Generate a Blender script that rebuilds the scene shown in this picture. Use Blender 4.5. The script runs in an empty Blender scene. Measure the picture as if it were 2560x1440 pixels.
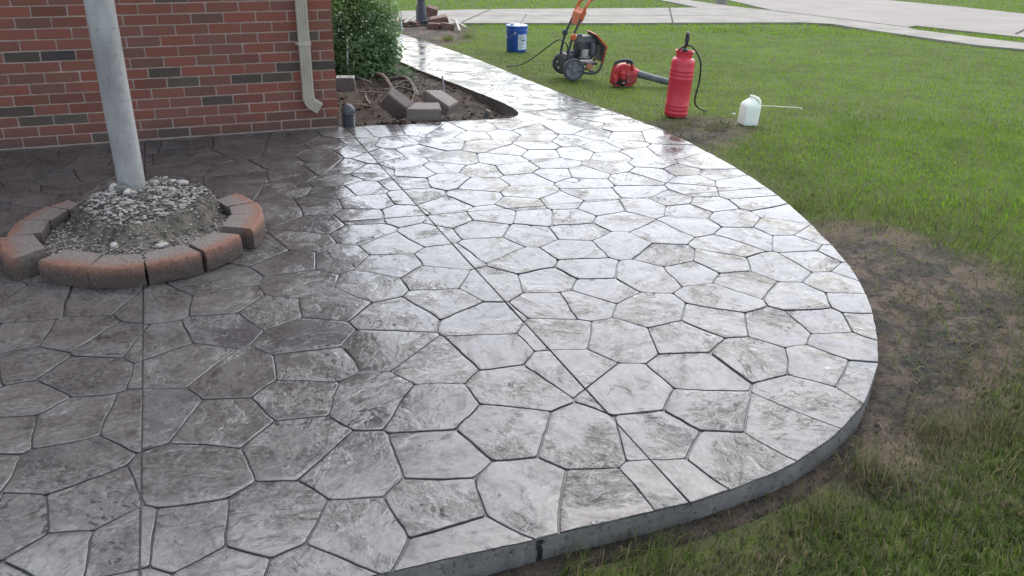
import bpy, bmesh, math, random
import numpy as np
from mathutils import Vector, Matrix

random.seed(7); rng = np.random.default_rng(11)
R = math.radians
sc = bpy.context.scene
COL = sc.collection

# ------------------------------------------------------------------ camera
cam_d = bpy.data.cameras.new('camera')
cam = bpy.data.objects.new('camera', cam_d); COL.objects.link(cam)
cam_d.sensor_width = 36.0
cam_d.lens = 36.0 * 2145.0 / 2560.0
cam_d.clip_start = 0.05; cam_d.clip_end = 2000
TH, ROLL, CH = R(25.5), R(1.34), 1.65
_f = Vector((0, math.cos(TH), -math.sin(TH))); _r0 = Vector((1, 0, 0)); _u0 = _r0.cross(_f)
_r = math.cos(ROLL)*_r0 + math.sin(ROLL)*_u0
_u = -math.sin(ROLL)*_r0 + math.cos(ROLL)*_u0
cam.matrix_world = Matrix(((_r.x, _u.x, -_f.x, 0), (_r.y, _u.y, -_f.y, 0), (_r.z, _u.z, -_f.z, CH), (0, 0, 0, 1)))
sc.camera = cam

# ------------------------------------------------------------------ sky and sun (bright overcast, glow ahead of the camera)
SUN_EL, SUN_AZ = R(52), R(16)          # azimuth clockwise from +Y
wd = bpy.data.worlds.new('World'); sc.world = wd; wd.use_nodes = True
wn = wd.node_tree; wn.nodes.clear()
sky = wn.nodes.new('ShaderNodeTexSky'); sky.sky_type = 'NISHITA'; sky.sun_disc = False
sky.sun_elevation = SUN_EL; sky.sun_rotation = SUN_AZ
sky.air_density = 1.0; sky.dust_density = 1.6; sky.ozone_density = 1.0
hs = wn.nodes.new('ShaderNodeHueSaturation'); hs.inputs['Saturation'].default_value = 0.62
bg = wn.nodes.new('ShaderNodeBackground'); bg.inputs['Strength'].default_value = 0.15
wo = wn.nodes.new('ShaderNodeOutputWorld')
wn.links.new(sky.outputs[0], hs.inputs['Color']); wn.links.new(hs.outputs[0], bg.inputs['Color']); wn.links.new(bg.outputs[0], wo.inputs[0])
sd = bpy.data.lights.new('sun', 'SUN'); sd.energy = 0.9; sd.angle = R(96); sd.color = (1.0, 0.99, 0.98)
sun = bpy.data.objects.new('sun', sd); COL.objects.link(sun)
sv = Vector((math.sin(SUN_AZ)*math.cos(SUN_EL), math.cos(SUN_AZ)*math.cos(SUN_EL), math.sin(SUN_EL)))
sun.rotation_euler = sv.to_track_quat('Z', 'Y').to_euler()
sc.view_settings.view_transform = 'Standard'; sc.view_settings.look = 'None'
sc.view_settings.exposure = 1.4; sc.view_settings.gamma = 1.0
sc.view_settings.use_curve_mapping = False
# ------------------------------------------------------------------ measured plan of the place (metres)
EDGE = [(-2.339, 14.582), (-2.003, 13.838), (-1.773, 13.276), (-1.031, 11.652), (-0.437, 10.212), (0.031, 8.862), (0.398, 7.884), (0.702, 7.15), (0.887, 6.729), (1.046, 6.303), (1.177, 6.018), (1.365, 5.546), (1.508, 5.055), (1.567, 4.731), (1.606, 4.398), (1.626, 4.059), (1.624, 3.761), (1.595, 3.496), (1.541, 3.247), (1.478, 3.035), (1.408, 2.853), (1.324, 2.689), (1.229, 2.543), (1.129, 2.422), (1.016, 2.312), (0.897, 2.216), (0.747, 2.117), (0.611, 2.048), (0.446, 1.981), (0.266, 1.917), (0.094, 1.852), (-0.07, 1.792), (-0.227, 1.738), (-0.338, 1.7)]
BED = [(-1.278, 6.094), (-0.852, 6.211), (-0.421, 6.376), (-0.183, 6.472), (-0.067, 6.52), (-0.006, 6.596), (0.022, 6.704), (0.012, 6.847), (-0.069, 7.142), (-0.232, 7.517), (-0.538, 8.16), (-0.819, 8.747), (-1.087, 9.328)]
SEEDS = np.array([0.354,3.693,0.611,3.626,0.758,3.869,0.55,3.994,0.846,3.68,1.008,3.801,1.087,4.021,1.264,3.768,1.06,3.568,0.932,3.411,1.278,3.43,1.515,3.58,
1.483,3.863,1.642,3.957,1.46,4.071,1.509,3.39,1.65,3.725,0.391,3.476,0.289,3.326,0.587,3.265,0.857,3.194,1.097,3.146,1.312,3.207,1.511,3.191,
0.438,3.015,0.693,3.037,0.926,2.882,0.717,2.774,1.337,3.005,1.184,2.833,1.324,2.753,0.431,2.631,0.702,2.526,1.066,2.608,0.928,2.445,-0.481,2.539,
-0.262,2.485,-0.02,2.374,0.016,2.626,0.248,2.319,-0.217,2.225,-0.468,2.144,-0.209,1.983,0.05,2.056,0.287,2.026,0.49,2.337,0.502,2.112,-0.421,1.862,
-0.125,1.797,0.705,2.248,-1.715,2.96,-1.929,2.926,-1.792,2.709,-1.544,2.906,-1.551,2.652,-1.366,2.908,-1.176,3.02,-0.81,2.974,-1.224,2.75,-0.98,2.667,
-0.74,2.749,-1.67,2.463,-1.476,2.356,-1.2,2.402,-0.945,2.378,-0.738,2.538,-1.629,2.282,-1.362,2.12,-0.97,2.106,-0.684,2.26,-1.215,1.94,-1.371,1.855,
-1.188,1.729,-1.033,1.777,-0.89,1.819,-0.665,1.886,-0.736,1.668,-0.509,1.668,-1.64,2.081,-1.823,2.326,-1.51,1.822,-1.914,2.622,-1.253,1.61,-0.963,1.592,
-1.977,3.159,-1.761,3.238,-1.492,3.203,-1.308,3.459,-1.228,3.281,-0.994,3.199,-0.947,3.449,-0.784,3.262,-0.837,3.756,-1.042,3.71,-1.015,4.181,-1.047,3.938,
-1.078,4.444,-1.004,4.704,-1.266,4.362,-1.352,4.729,-1.521,5.255,-1.352,4.998,-1.169,5.148,-1.621,4.893,-1.711,5.082,-2.049,5.08,-1.965,5.298,-2.19,5.297,
-1.816,5.435,-1.838,5.7,-2.21,5.533,-1.497,5.489,-1.555,5.724,-1.269,5.64,-1.296,5.414,-3.126,5.145,-2.873,5.165,-2.66,5.182,-3.077,5.396,-2.814,5.417,
-2.929,4.826,-2.663,4.823,-2.596,4.646,-2.536,4.908,-2.786,4.556,-2.613,4.475,-2.669,4.208,-1.575,4.713,-1.204,3.822,-2.485,5.444,-2.412,5.202,-2.876,4.297,
-3.096,4.681,-3.286,4.969,-3.399,5.253,-2.571,3.668,-2.301,3.179,-2.063,2.881,-1.134,5.934,-0.946,6.025,-0.694,6.102,-0.489,6.044,-0.826,5.746,-0.5,5.733,
-0.286,5.955,-0.271,6.185,-0.052,6.272,-0.094,6.004,0.121,6.109,0.156,5.941,0.382,6.209,0.391,5.879,-0.198,5.729,-1.069,5.755,-1.067,5.552,-0.868,5.43,
-0.641,5.54,-0.414,5.386,-0.701,5.268,-0.074,5.413,-0.027,5.6,0.145,5.738,0.166,5.55,0.399,5.578,-0.456,5.195,-0.209,5.148,0.257,5.343,0.01,5.222,
-0.876,5.065,-0.618,5.093,-0.645,4.889,-0.404,4.952,-1.104,5.137,-1.052,4.905,-0.913,4.753,-0.567,4.645,-0.198,4.885,0.08,5.003,0.25,5.126,-0.226,4.668,
0.092,4.768,-0.834,4.526,-0.391,4.504,0.061,4.567,0.268,4.621,-0.823,4.306,-0.589,4.352,-0.34,4.301,-0.122,4.376,0.123,4.368,0.301,4.368,-0.782,4.067,
-0.426,4.073,-0.174,4.167,0.092,4.116,0.337,4.171,-0.114,3.918,-0.598,3.924,0.314,3.918,-0.308,3.792,-0.571,3.686,0.058,3.765,-0.346,3.551,-0.094,3.5,
0.167,3.545,-0.629,3.458,-0.294,3.315,-0.462,3.16,-0.109,3.146,0.186,3.302,0.19,3.043,-0.468,2.903,-0.075,2.897,-0.269,2.788,0.217,2.778,0.532,6.334,
0.758,6.288,0.572,6.083,0.794,6.028,1.034,6.016,0.763,5.839,0.598,5.737,0.843,5.633,0.63,5.523,1.029,5.686,0.896,5.411,0.594,5.301,1.232,5.419,
1.071,5.246,0.878,5.174,1.266,5.179,0.437,5.14,0.737,5.037,1.102,5.064,1.363,5.021,0.425,4.96,0.751,4.836,1.075,4.874,0.45,4.772,1.344,4.842,
0.915,4.707,1.119,4.64,0.729,4.56,0.489,4.544,0.968,4.512,1.386,4.685,0.586,4.332,0.951,4.302,1.203,4.415,1.483,4.508,0.772,4.176,1.427,4.303,
1.209,4.142,1.585,4.165]).reshape(-1, 2)
DRIVE_A = [(-3.848, 14.309), (-2.162, 14.962), (-1.082, 15.45), (1.491, 16.208), (5.537, 17.599), (6.116, 17.374), (6.461, 15.791), (6.783, 14.541), (7.093, 13.535), (7.492, 13.054), (8.157, 11.895)]
DRIVE_B = [(8.979, 13.155), (8.08, 14.127), (7.321, 16.351), (7.405, 16.989), (6.059, 21.259), (4.4, 21.854), (3.362, 21.313), (-0.49, 19.464), (-2.6, 18.063), (-4.557, 17.028)]
SIDEWALK = [(3.971, 25.088), (3.391, 29.129), (4.418, 29.091), (4.858, 25.06), (5.658, 22.011), (6.103, 21.42), (4.4, 21.854)]
STREET = [(6.076, 25.171), (6.103, 21.42), (7.449, 17.093), (7.806, 17.476), (8.722, 15.298), (9.321, 13.679), (13.075, 18.184), (12.696, 22.548), (12.398, 25.029), (11.617, 28.391), (11.213, 31.57), (6.037, 28.811)]
SOIL_A = [(1.635, 4.352), (1.844, 4.457), (2.056, 4.379), (2.178, 4.158), (2.29, 3.955), (2.287, 3.671), (2.188, 3.336), (1.988, 3.076), (1.84, 2.971), (1.69, 2.783), (1.498, 2.718), (1.357, 2.479), (1.229, 2.358), (1.11, 2.398)]
SOIL_B = [(1.06, 6.399), (1.261, 6.69), (1.476, 6.823), (1.699, 6.816), (1.683, 6.476), (1.503, 6.208), (1.352, 6.033), (1.235, 6.023)]
SOIL_C = [(-2.053, 14.194), (-2.214, 15.835), (-1.888, 16.422), (-1.274, 16.125), (-0.886, 14.517), (-0.841, 12.811), (-1.13, 12.161), (-1.463, 12.659)]

# ------------------------------------------------------------------ helpers
Y1, SLOPE = 6.3, 0.07
BED0 = BED+[(-1.62, 10.55), (-2.35, 12.1), (-3.35, 14.25), (-4.6, 15.0)]
def terr(y):
    y = np.asarray(y, float)
    return -SLOPE*np.clip(y-Y1, 0, 34.0)
def _h(ix, iy, s):
    n = (ix*374761393 + iy*668265263 + s*974711) & 0xffffffff
    n = ((n ^ (n >> 13))*1274126177) & 0xffffffff
    return ((n ^ (n >> 16)) & 0xffff)/65535.0
def vnoise(x, y, s=0):
    x = np.asarray(x, float); y = np.asarray(y, float)
    ix = np.floor(x).astype(np.int64); iy = np.floor(y).astype(np.int64)
    fx = x-ix; fy = y-iy; fx = fx*fx*(3-2*fx); fy = fy*fy*(3-2*fy)
    a = _h(ix, iy, s); b = _h(ix+1, iy, s); c = _h(ix, iy+1, s); d = _h(ix+1, iy+1, s)
    return (a*(1-fx)+b*fx)*(1-fy) + (c*(1-fx)+d*fx)*fy
def fbm(x, y, s=0, o=4):
    t = 0.; a = .5; k = 1.
    for i in range(o):
        t = t + a*vnoise(np.asarray(x)*k+17*i, np.asarray(y)*k-9*i, s+i); a *= .5; k *= 2.07
    return t
def sstep(a, b, x):
    t = np.clip((np.asarray(x, float)-a)/(b-a), 0, 1); return t*t*(3-2*t)
def ground(x, y):                                   # soil level of the lawn
    x = np.asarray(x, float); y = np.asarray(y, float)
    off = -0.095 + 0.06*sstep(3.2, 6.2, y)
    inb = inpoly(x, y, BED0) | (polydist(x, y, BED0) < .14)
    return terr(y) + off + 0.030*(fbm(x*1.3, y*1.3, 3)-.47) + 0.012*(fbm(x*7, y*7, 8)-.47) - .16*inb
def inpoly(px, py, poly):
    px = np.asarray(px, float); py = np.asarray(py, float); r = np.zeros(px.shape, bool); n = len(poly)
    for i in range(n):
        x1, y1 = poly[i]; x2, y2 = poly[(i+1) % n]
        if y1 == y2: continue
        c = ((y1 > py) != (y2 > py)) & (px < (x2-x1)*(py-y1)/(y2-y1)+x1)
        r ^= c
    return r
def polydist(px, py, poly, closed=True):
    px = np.asarray(px, float); py = np.asarray(py, float); d = np.full(px.shape, 1e9); n = len(poly)
    for i in range(n if closed else n-1):
        x1, y1 = poly[i]; x2, y2 = poly[(i+1) % n]; dx, dy = x2-x1, y2-y1; l = dx*dx+dy*dy+1e-12
        t = np.clip(((px-x1)*dx+(py-y1)*dy)/l, 0, 1)
        d = np.minimum(d, np.hypot(px-x1-t*dx, py-y1-t*dy))
    return d
def smooth_poly(p, it=2, closed=True):
    p = [Vector((a[0], a[1])) for a in p]
    for _ in range(it):
        q = []; n = len(p)
        for i in range(n if closed else n-1):
            a, b = p[i], p[(i+1) % n]; q += [a*.75+b*.25, a*.25+b*.75]
        if not closed: q = [p[0]]+q+[p[-1]]
        p = q
    return [(v.x, v.y) for v in p]

def tag(o, label=None, cat=None, group=None, kind=None):
    if label: o['label'] = label
    if cat: o['category'] = cat
    if group: o['group'] = group
    if kind: o['kind'] = kind
    return o
def thing(name, label, cat, loc=(0, 0, 0), rot=(0, 0, 0), group=None):
    o = bpy.data.objects.new(name, None); COL.objects.link(o)
    o.empty_display_size = .1; o.location = loc; o.rotation_euler = rot
    return tag(o, label, cat, group)
def link(name, me, parent=None):
    o = bpy.data.objects.new(name, me); COL.objects.link(o)
    if parent is not None: o.parent = parent
    return o
class MB:
    def __init__(s): s.v = []; s.f = []
    def add(s, v, f):
        n = len(s.v); s.v += [tuple(p) for p in v]; s.f += [tuple(i+n for i in q) for q in f]; return s
    def box(s, c, d, M=None):
        x, y, z = d[0]/2, d[1]/2, d[2]/2
        v = [Vector((i*x, j*y, k*z)) for k in (-1, 1) for j in (-1, 1) for i in (-1, 1)]
        if M is not None: v = [M @ p for p in v]
        v = [p+Vector(c) for p in v]
        return s.add(v, [(0, 2, 3, 1), (4, 5, 7, 6), (0, 1, 5, 4), (2, 6, 7, 3), (0, 4, 6, 2), (1, 3, 7, 5)])
    def tube(s, pts, r, n=10, caps=True, squash=None):
        P = [Vector(p) for p in pts]; m = len(P); rr = r if isinstance(r, (list, tuple)) else [r]*m
        T = [(P[min(i+1, m-1)]-P[max(i-1, 0)]).normalized() for i in range(m)]
        a = Vector((0, 0, 1)) if abs(T[0].z) < .9 else Vector((1, 0, 0))
        u = T[0].cross(a).normalized(); v = []; f = []
        for i in range(m):
            u = (u - T[i]*u.dot(T[i])).normalized(); w = T[i].cross(u)
            for k in range(n):
                t = 2*math.pi*k/n
                v.append(P[i] + u*math.cos(t)*rr[i] + w*math.sin(t)*rr[i]*(squash or 1))
        for i in range(m-1):
            for k in range(n):
                f.append((i*n+k, i*n+(k+1) % n, (i+1)*n+(k+1) % n, (i+1)*n+k))
        if caps: f += [tuple(range(n-1, -1, -1)), tuple((m-1)*n+k for k in range(n))]
        return s.add(v, f)
    def lathe(s, prof, n=24, M=None, caps=True):
        v = []; f = []; m = len(prof)
        for r, z in prof:
            for k in range(n):
                t = 2*math.pi*k/n; v.append(Vector((r*math.cos(t), r*math.sin(t), z)))
        for i in range(m-1):
            for k in range(n): f.append((i*n+k, i*n+(k+1) % n, (i+1)*n+(k+1) % n, (i+1)*n+k))
        if caps: f += [tuple(range(n-1, -1, -1)), tuple((m-1)*n+k for k in range(n))]
        if M is not None: v = [M @ p for p in v]
        return s.add(v, f)
    def prism(s, poly, z0, z1, M=None):
        n = len(poly); v = [Vector((x, y, z0)) for x, y in poly]+[Vector((x, y, z1)) for x, y in poly]
        f = [tuple(range(n-1, -1, -1)), tuple(range(n, 2*n))]+[(i, (i+1) % n, n+(i+1) % n, n+i) for i in range(n)]
        if M is not None: v = [M @ p for p in v]
        return s.add(v, f)
    def rock(s, c, r, seed=0, M=None, jag=.25):
        bm = bmesh.new(); bmesh.ops.create_icosphere(bm, subdivisions=2, radius=1)
        rr = random.Random(seed); ph = [rr.uniform(0, 6) for _ in range(6)]
        v = []
        for w in bm.verts:
            p = w.co; k = 1+jag*(.5*math.sin(2.3*p.x+ph[0])+.5*math.sin(2.9*p.y+ph[1])+.4*math.sin(3.1*p.z+ph[2])+.3*math.sin(5*p.x*p.y+ph[3])+rr.uniform(-.25, .25))
            q = Vector((p.x*r[0]*k, p.y*r[1]*k, p.z*r[2]*k))
            if M is not None: q = M @ q
            v.append(q+Vector(c))
        s.add(v, [tuple(x.index for x in q.verts) for q in bm.faces]); bm.free(); return s
    def mesh(s, name, mat, smooth=35, bevel=0, seg=2):
        me = bpy.data.meshes.new(name); me.from_pydata([tuple(p) for p in s.v], [], s.f)
        if bevel:
            bm = bmesh.new(); bm.from_mesh(me)
            es = [e for e in bm.edges if len(e.link_faces) == 2 and e.calc_face_angle(0) > R(35)]
            bmesh.ops.bevel(bm, geom=es, offset=bevel, segments=seg, affect='EDGES', clamp_overlap=True)
            bm.to_mesh(me); bm.free()
        if smooth:
            me.shade_smooth(); me.set_sharp_from_angle(angle=R(smooth))
        if mat: me.materials.append(mat)
        me.update(); return me
    def build(s, name, mat, parent=None, smooth=35, bevel=0, seg=2):
        return link(name, s.mesh(name, mat, smooth, bevel, seg), parent)
def arc(c, r, a0, a1, n, ax=(0, 2)):
    o = []
    for i in range(n+1):
        t = R(a0+(a1-a0)*i/n); p = [c[0], c[1], c[2]]; p[ax[0]] += r*math.cos(t); p[ax[1]] += r*math.sin(t); o.append(tuple(p))
    return o
def spline(P, n=6):
    P = [Vector(p) for p in P]; o = []
    for i in range(len(P)-1):
        p0, p1, p2, p3 = P[max(i-1, 0)], P[i], P[i+1], P[min(i+2, len(P)-1)]
        for k in range(n):
            t = k/n; o.append(.5*((2*p1)+(p2-p0)*t+(2*p0-5*p1+4*p2-p3)*t*t+(3*p1-p0-3*p2+p3)*t**3))
    o.append(P[-1]); return o

# ------------------------------------------------------------------ materials
class NT:
    def __init__(s, name):
        s.m = bpy.data.materials.new(name); s.m.use_nodes = True; s.t = s.m.node_tree; s.t.nodes.clear()
        s.out = s.n('ShaderNodeOutputMaterial')
    def n(s, t, **k):
        x = s.t.nodes.new(t)
        for a, b in k.items(): setattr(x, a, b)
        return x
    def l(s, a, b): s.t.links.new(a, b)
    def val(s, sock, v):
        if isinstance(v, bpy.types.NodeSocket): s.l(v, sock)
        elif isinstance(v, (tuple, list)) and len(v) == 3 and sock.type == 'RGBA': sock.default_value = (*v, 1)
        else: sock.default_value = v
    def coord(s, scale=(1, 1, 1), rot=None, kind='Object'):
        c = s.n('ShaderNodeTexCoord').outputs[kind]; mp = s.n('ShaderNodeMapping'); s.l(c, mp.inputs[0]); mp.inputs['Scale'].default_value = scale
        if rot: mp.inputs['Rotation'].default_value = rot
        return mp.outputs[0]
    def noise(s, vec, scale, detail=4, rough=.55, dist=0, col=False):
        x = s.n('ShaderNodeTexNoise'); s.l(vec, x.inputs['Vector']); x.inputs['Scale'].default_value = scale
        x.inputs['Detail'].default_value = detail; x.inputs['Roughness'].default_value = rough; x.inputs['Distortion'].default_value = dist
        return x.outputs['Color' if col else 'Fac']
    def ramp(s, fac, stops, interp='LINEAR'):
        r = s.n('ShaderNodeValToRGB'); s.l(fac, r.inputs[0]); e = r.color_ramp.elements; r.color_ramp.interpolation = interp
        while len(e) < len(stops): e.new(.5)
        for i, (p, c) in enumerate(stops):
            e[i].position = p; e[i].color = (*c, 1) if isinstance(c, (tuple, list)) else (c, c, c, 1)
        return r.outputs[0]
    def mix(s, fac, a, b, mode='MIX'):
        x = s.n('ShaderNodeMix', data_type='RGBA', blend_type=mode); s.val(x.inputs[0], fac); s.val(x.inputs[6], a); s.val(x.inputs[7], b); return x.outputs[2]
    def math(s, op, a, b=0, c=0):
        x = s.n('ShaderNodeMath', operation=op); s.val(x.inputs[0], a); s.val(x.inputs[1], b); s.val(x.inputs[2], c); return x.outputs[0]
    def bump(s, h, strength, dist, prev=None):
        b = s.n('ShaderNodeBump'); s.l(h, b.inputs['Height']); b.inputs['Strength'].default_value = strength; b.inputs['Distance'].default_value = dist
        if prev is not None: s.l(prev, b.inputs['Normal'])
        return b.outputs[0]
    def bsdf(s, col, rough=.6, spec=.5, normal=None, **k):
        b = s.n('ShaderNodeBsdfPrincipled'); s.val(b.inputs['Base Color'], col); s.val(b.inputs['Roughness'], rough); s.val(b.inputs['Specular IOR Level'], spec)
        if normal is not None: s.l(normal, b.inputs['Normal'])
        for a, v in k.items(): s.val(b.inputs[a.replace('_', ' ')], v)
        s.l(b.outputs[0], s.out.inputs[0]); return b
def noisy(name, c1, c2, scale=8, rough=.7, bump=.3, bscale=None, dist=.01, spec=.4, detail=5, metal=0, lo=.35, hi=.65, stretch=(1, 1, 1)):
    t = NT(name); v = t.coord(stretch); f = t.noise(v, scale, detail); col = t.mix(t.ramp(f, [(lo, 0.), (hi, 1.)]), c1, c2)
    nb = t.bump(t.noise(v, bscale or scale*4, 5), bump, dist) if bump else None
    t.bsdf(col, rough, spec, nb, Metallic=metal); return t.m

def scuffed(name, c1, c2, rough=.32, dust=(.38, .36, .33), amt=.5, spec=.5):
    t = NT(name); v = t.coord(); c = t.mix(t.ramp(t.noise(v, 7, 4), [(.35, 0.), (.65, 1.)]), c1, c2)
    c = t.mix(t.math('MULTIPLY', t.ramp(t.noise(v, 48, 6, .75), [(.60, 0.), (.70, 1.)]), amt), c, dust)
    c = t.mix(t.math('MULTIPLY', t.ramp(t.noise(v, 11, 5, .7), [(.52, 0.), (.75, 1.)]), amt*.45), c, dust)
    r_ = t.ramp(t.noise(v, 14, 4), [(.35, rough), (.7, min(1, rough+.25))]); t.bsdf(c, r_, spec, t.bump(t.noise(v, 30, 3), .12, .003)); return t.m
# sealed wet stamped concrete
def stone_mat():
    t = NT('sealed_stamped_concrete')
    oi = t.n('ShaderNodeObjectInfo'); tc = t.n('ShaderNodeTexCoord')
    vr = t.n('ShaderNodeVectorRotate', rotation_type='Z_AXIS'); t.l(tc.outputs['Object'], vr.inputs['Vector'])
    t.l(t.math('MULTIPLY', oi.outputs['Random'], 6.28), vr.inputs['Angle'])
    of = t.n('ShaderNodeVectorMath', operation='ADD'); t.l(vr.outputs[0], of.inputs[0])
    cx = t.n('ShaderNodeCombineXYZ'); t.l(t.math('MULTIPLY', oi.outputs['Random'], 37.0), cx.inputs[2]); t.l(cx.outputs[0], of.inputs[1])
    mp = t.n('ShaderNodeMapping'); t.l(of.outputs[0], mp.inputs[0]); mp.inputs['Scale'].default_value = (1, 1.7, 1)
    v = of.outputs[0]; vs = mp.outputs[0]
    big = t.noise(vs, 3.0, 6, .62, .5); mid = t.noise(vs, 11, 7, .68, .7); fine = t.noise(v, 55, 6, .65); micro = t.noise(v, 190, 4, .65)
    blot = t.noise(v, 1.1, 3, .5); flake = t.noise(vs, 5.0, 8, .62, 1.1)
    # slate ledges: soft steps of a noise field; deeper crevices only here and there
    ledge = t.ramp(flake, [(.36, 0.), (.385, .40), (.47, .46), (.49, .80), (.60, .86), (.62, 1.)])
    crev = t.ramp(t.math('ABSOLUTE', t.math('SUBTRACT', t.noise(vs, 4.2, 6, .6, .9), .5)), [(0., 0.), (.012, 1.)])
    cmask = t.ramp(t.noise(v, 3.1, 3), [(.58, 0.), (.66, 1.)]); crev = t.math('SUBTRACT', 1.0, t.math('MULTIPLY', cmask, t.math('SUBTRACT', 1.0, crev)))
    pit = t.ramp(t.noise(vs, 17, 7, .72, .5), [(.31, 0.), (.41, 1.)])
    pmask = t.ramp(t.noise(v, 4.0, 3), [(.46, 0.), (.62, 1.)]); pit = t.math('SUBTRACT', 1.0, t.math('MULTIPLY', pmask, t.math('SUBTRACT', 1.0, pit)))
    rmask = t.ramp(t.noise(v, 3.4, 4, .6, .6), [(.50, 0.), (.62, 1.)]); rawr = t.noise(vs, 13, 8, .72, 1.2)
    rough_h = t.math('MULTIPLY', rmask, t.ramp(rawr, [(.36, 0.), (.44, .5), (.50, .62), (.56, 1.)]))
    rdark = t.math('MULTIPLY', rmask, t.ramp(rawr, [(.385, 1.), (.455, 0.)]))
    ea = t.n('ShaderNodeAttribute', attribute_name='edge').outputs['Fac']
    tone = t.mix(t.ramp(big, [(.30, 0.), (.64, 1.)]), (.029, .0232, .0186), (.098, .0885, .080))
    tone = t.mix(t.math('MULTIPLY', t.ramp(fine, [(.40, 0.), (.70, 1.)]), .60), tone, (.152, .146, .143))
    tone = t.mix(t.math('MULTIPLY', t.ramp(mid, [(.32, 1.), (.45, 0.)]), .60), tone, (.022, .021, .022))
    tone = t.mix(t.math('MULTIPLY', t.math('SUBTRACT', 1.0, pit), .85), tone, (.012, .012, .013))
    tone = t.mix(t.math('MULTIPLY', t.math('SUBTRACT', 1.0, crev), .9), tone, (.008, .008, .009))
    tone = t.mix(t.math('MULTIPLY', t.ramp(blot, [(.50, 0.), (.72, 1.)]), .40), tone, (.050, .049, .054))
    tone = t.mix(t.math('MULTIPLY', rdark, .85), tone, (.010, .0098, .010))
    tone = t.mix(t.math('MULTIPLY', ea, .75), tone, (.022, .021, .021))
    n0 = t.bump(crev, .7, .005); n1 = t.bump(ledge, .28, .0035, n0); n1 = t.bump(pit, .50, .004, n1); n1 = t.bump(rough_h, .58, .007, n1); n2 = t.bump(mid, .14, .0045, n1); n3 = t.bump(fine, .15, .0011, n2); n4 = t.bump(micro, .16, .0006, n3)
    rg = t.ramp(t.noise(vs, 9, 5), [(.32, .04), (.68, .16)])
    sp_ = t.math('MULTIPLY', t.math('MULTIPLY_ADD', t.ramp(mid, [(.30, 0.), (.55, 1.)]), .36, .26), t.math('MULTIPLY_ADD', pit, .6, .4))
    sp_ = t.math('MULTIPLY', sp_, t.math('MULTIPLY_ADD', rdark, -.55, 1.0))
    t.bsdf(tone, rg, sp_, n4)
    return t.m
M_STONE = stone_mat()
M_GROOVE = noisy('dark_joint', (.022, .020, .019), (.055, .052, .050), 30, .35, .3, 90, .003)
def slab_mat():
    t = NT('slab_edge_concrete'); v = t.coord(); c = t.mix(t.ramp(t.noise(v, 7, 6, .65), [(.32, 0.), (.66, 1.)]), (.115, .107, .094), (.215, .200, .180))
    c = t.mix(t.ramp(t.noise(v, 45, 5, .7), [(.55, 0.), (.68, .8)]), c, (.030, .029, .028)); c = t.mix(t.ramp(t.noise(v, 120, 3), [(.60, 0.), (.7, .5)]), c, (.30, .30, .29))
    n = t.bump(t.noise(v, 40, 7, .7), .8, .008); t.bsdf(c, .8, .3, n); return t.m
M_SLAB = slab_mat()
M_TAR = noisy('tar_joint', (.05, .047, .043), (.09, .085, .078), 20, .95, 0, spec=.05)
M_STAIN = noisy('dark_drip', (.012, .012, .012), (.03, .03, .03), 40, .3, 0)
M_CONC = noisy('pale_concrete', (.215, .197, .165), (.295, .272, .232), 2.2, .9, .15, 80, .002, spec=.2)
M_CONC2 = noisy('street_concrete', (.235, .210, .182), (.28, .252, .22), .8, .9, .15, 60, .002, spec=.2)
def lawn_mat():
    t = NT('lawn_thatch'); v = t.coord(); dirt = t.n('ShaderNodeAttribute', attribute_name='dirt').outputs['Fac']; c = t.mix(t.ramp(t.noise(v, 3, 6), [(.35, 0.), (.65, 1.)]), (.050, .074, .018), (.088, .122, .026))
    c = t.mix(t.ramp(t.noise(v, 40, 4), [(.4, 0.), (.7, .6)]), c, (.105, .088, .052)); sc_ = t.mix(t.ramp(t.noise(v, 5, 6, .65), [(.4, 0.), (.6, 1.)]), (.050, .044, .037), (.130, .098, .072)); c = t.mix(t.math('MULTIPLY', dirt, t.ramp(t.math('ADD', dirt, t.math('SUBTRACT', t.noise(v, 9, 5, .7), .5)), [(.25, 0.), (.5, 1.)])), c, sc_); t.bsdf(c, .95, .1, t.bump(t.noise(v, 60, 5), .6, .02)); return t.m
M_LAWN = lawn_mat()
def soil_mat(name, a, b, c):
    t = NT(name); v = t.coord()
    k = t.mix(t.ramp(t.noise(v, 3.4, 7, .68, .6), [(.42, 0.), (.60, 1.)]), a, b)
    k = t.mix(t.ramp(t.noise(v, 30, 5, .7), [(.50, 0.), (.62, .85)]), k, c)
    n = t.bump(t.noise(v, 28, 7, .7), .9, .022); n = t.bump(t.noise(v, 130, 4), .5, .005, n)
    t.bsdf(k, .9, .2, n); return t.m
M_SOIL = soil_mat('bare_soil_dirt', (.048, .042, .036), (.150, .110, .080), (.022, .020, .018))
M_BED = soil_mat('garden_soil', (.040, .032, .026), (.090, .066, .047), (.020, .017, .015))

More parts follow.
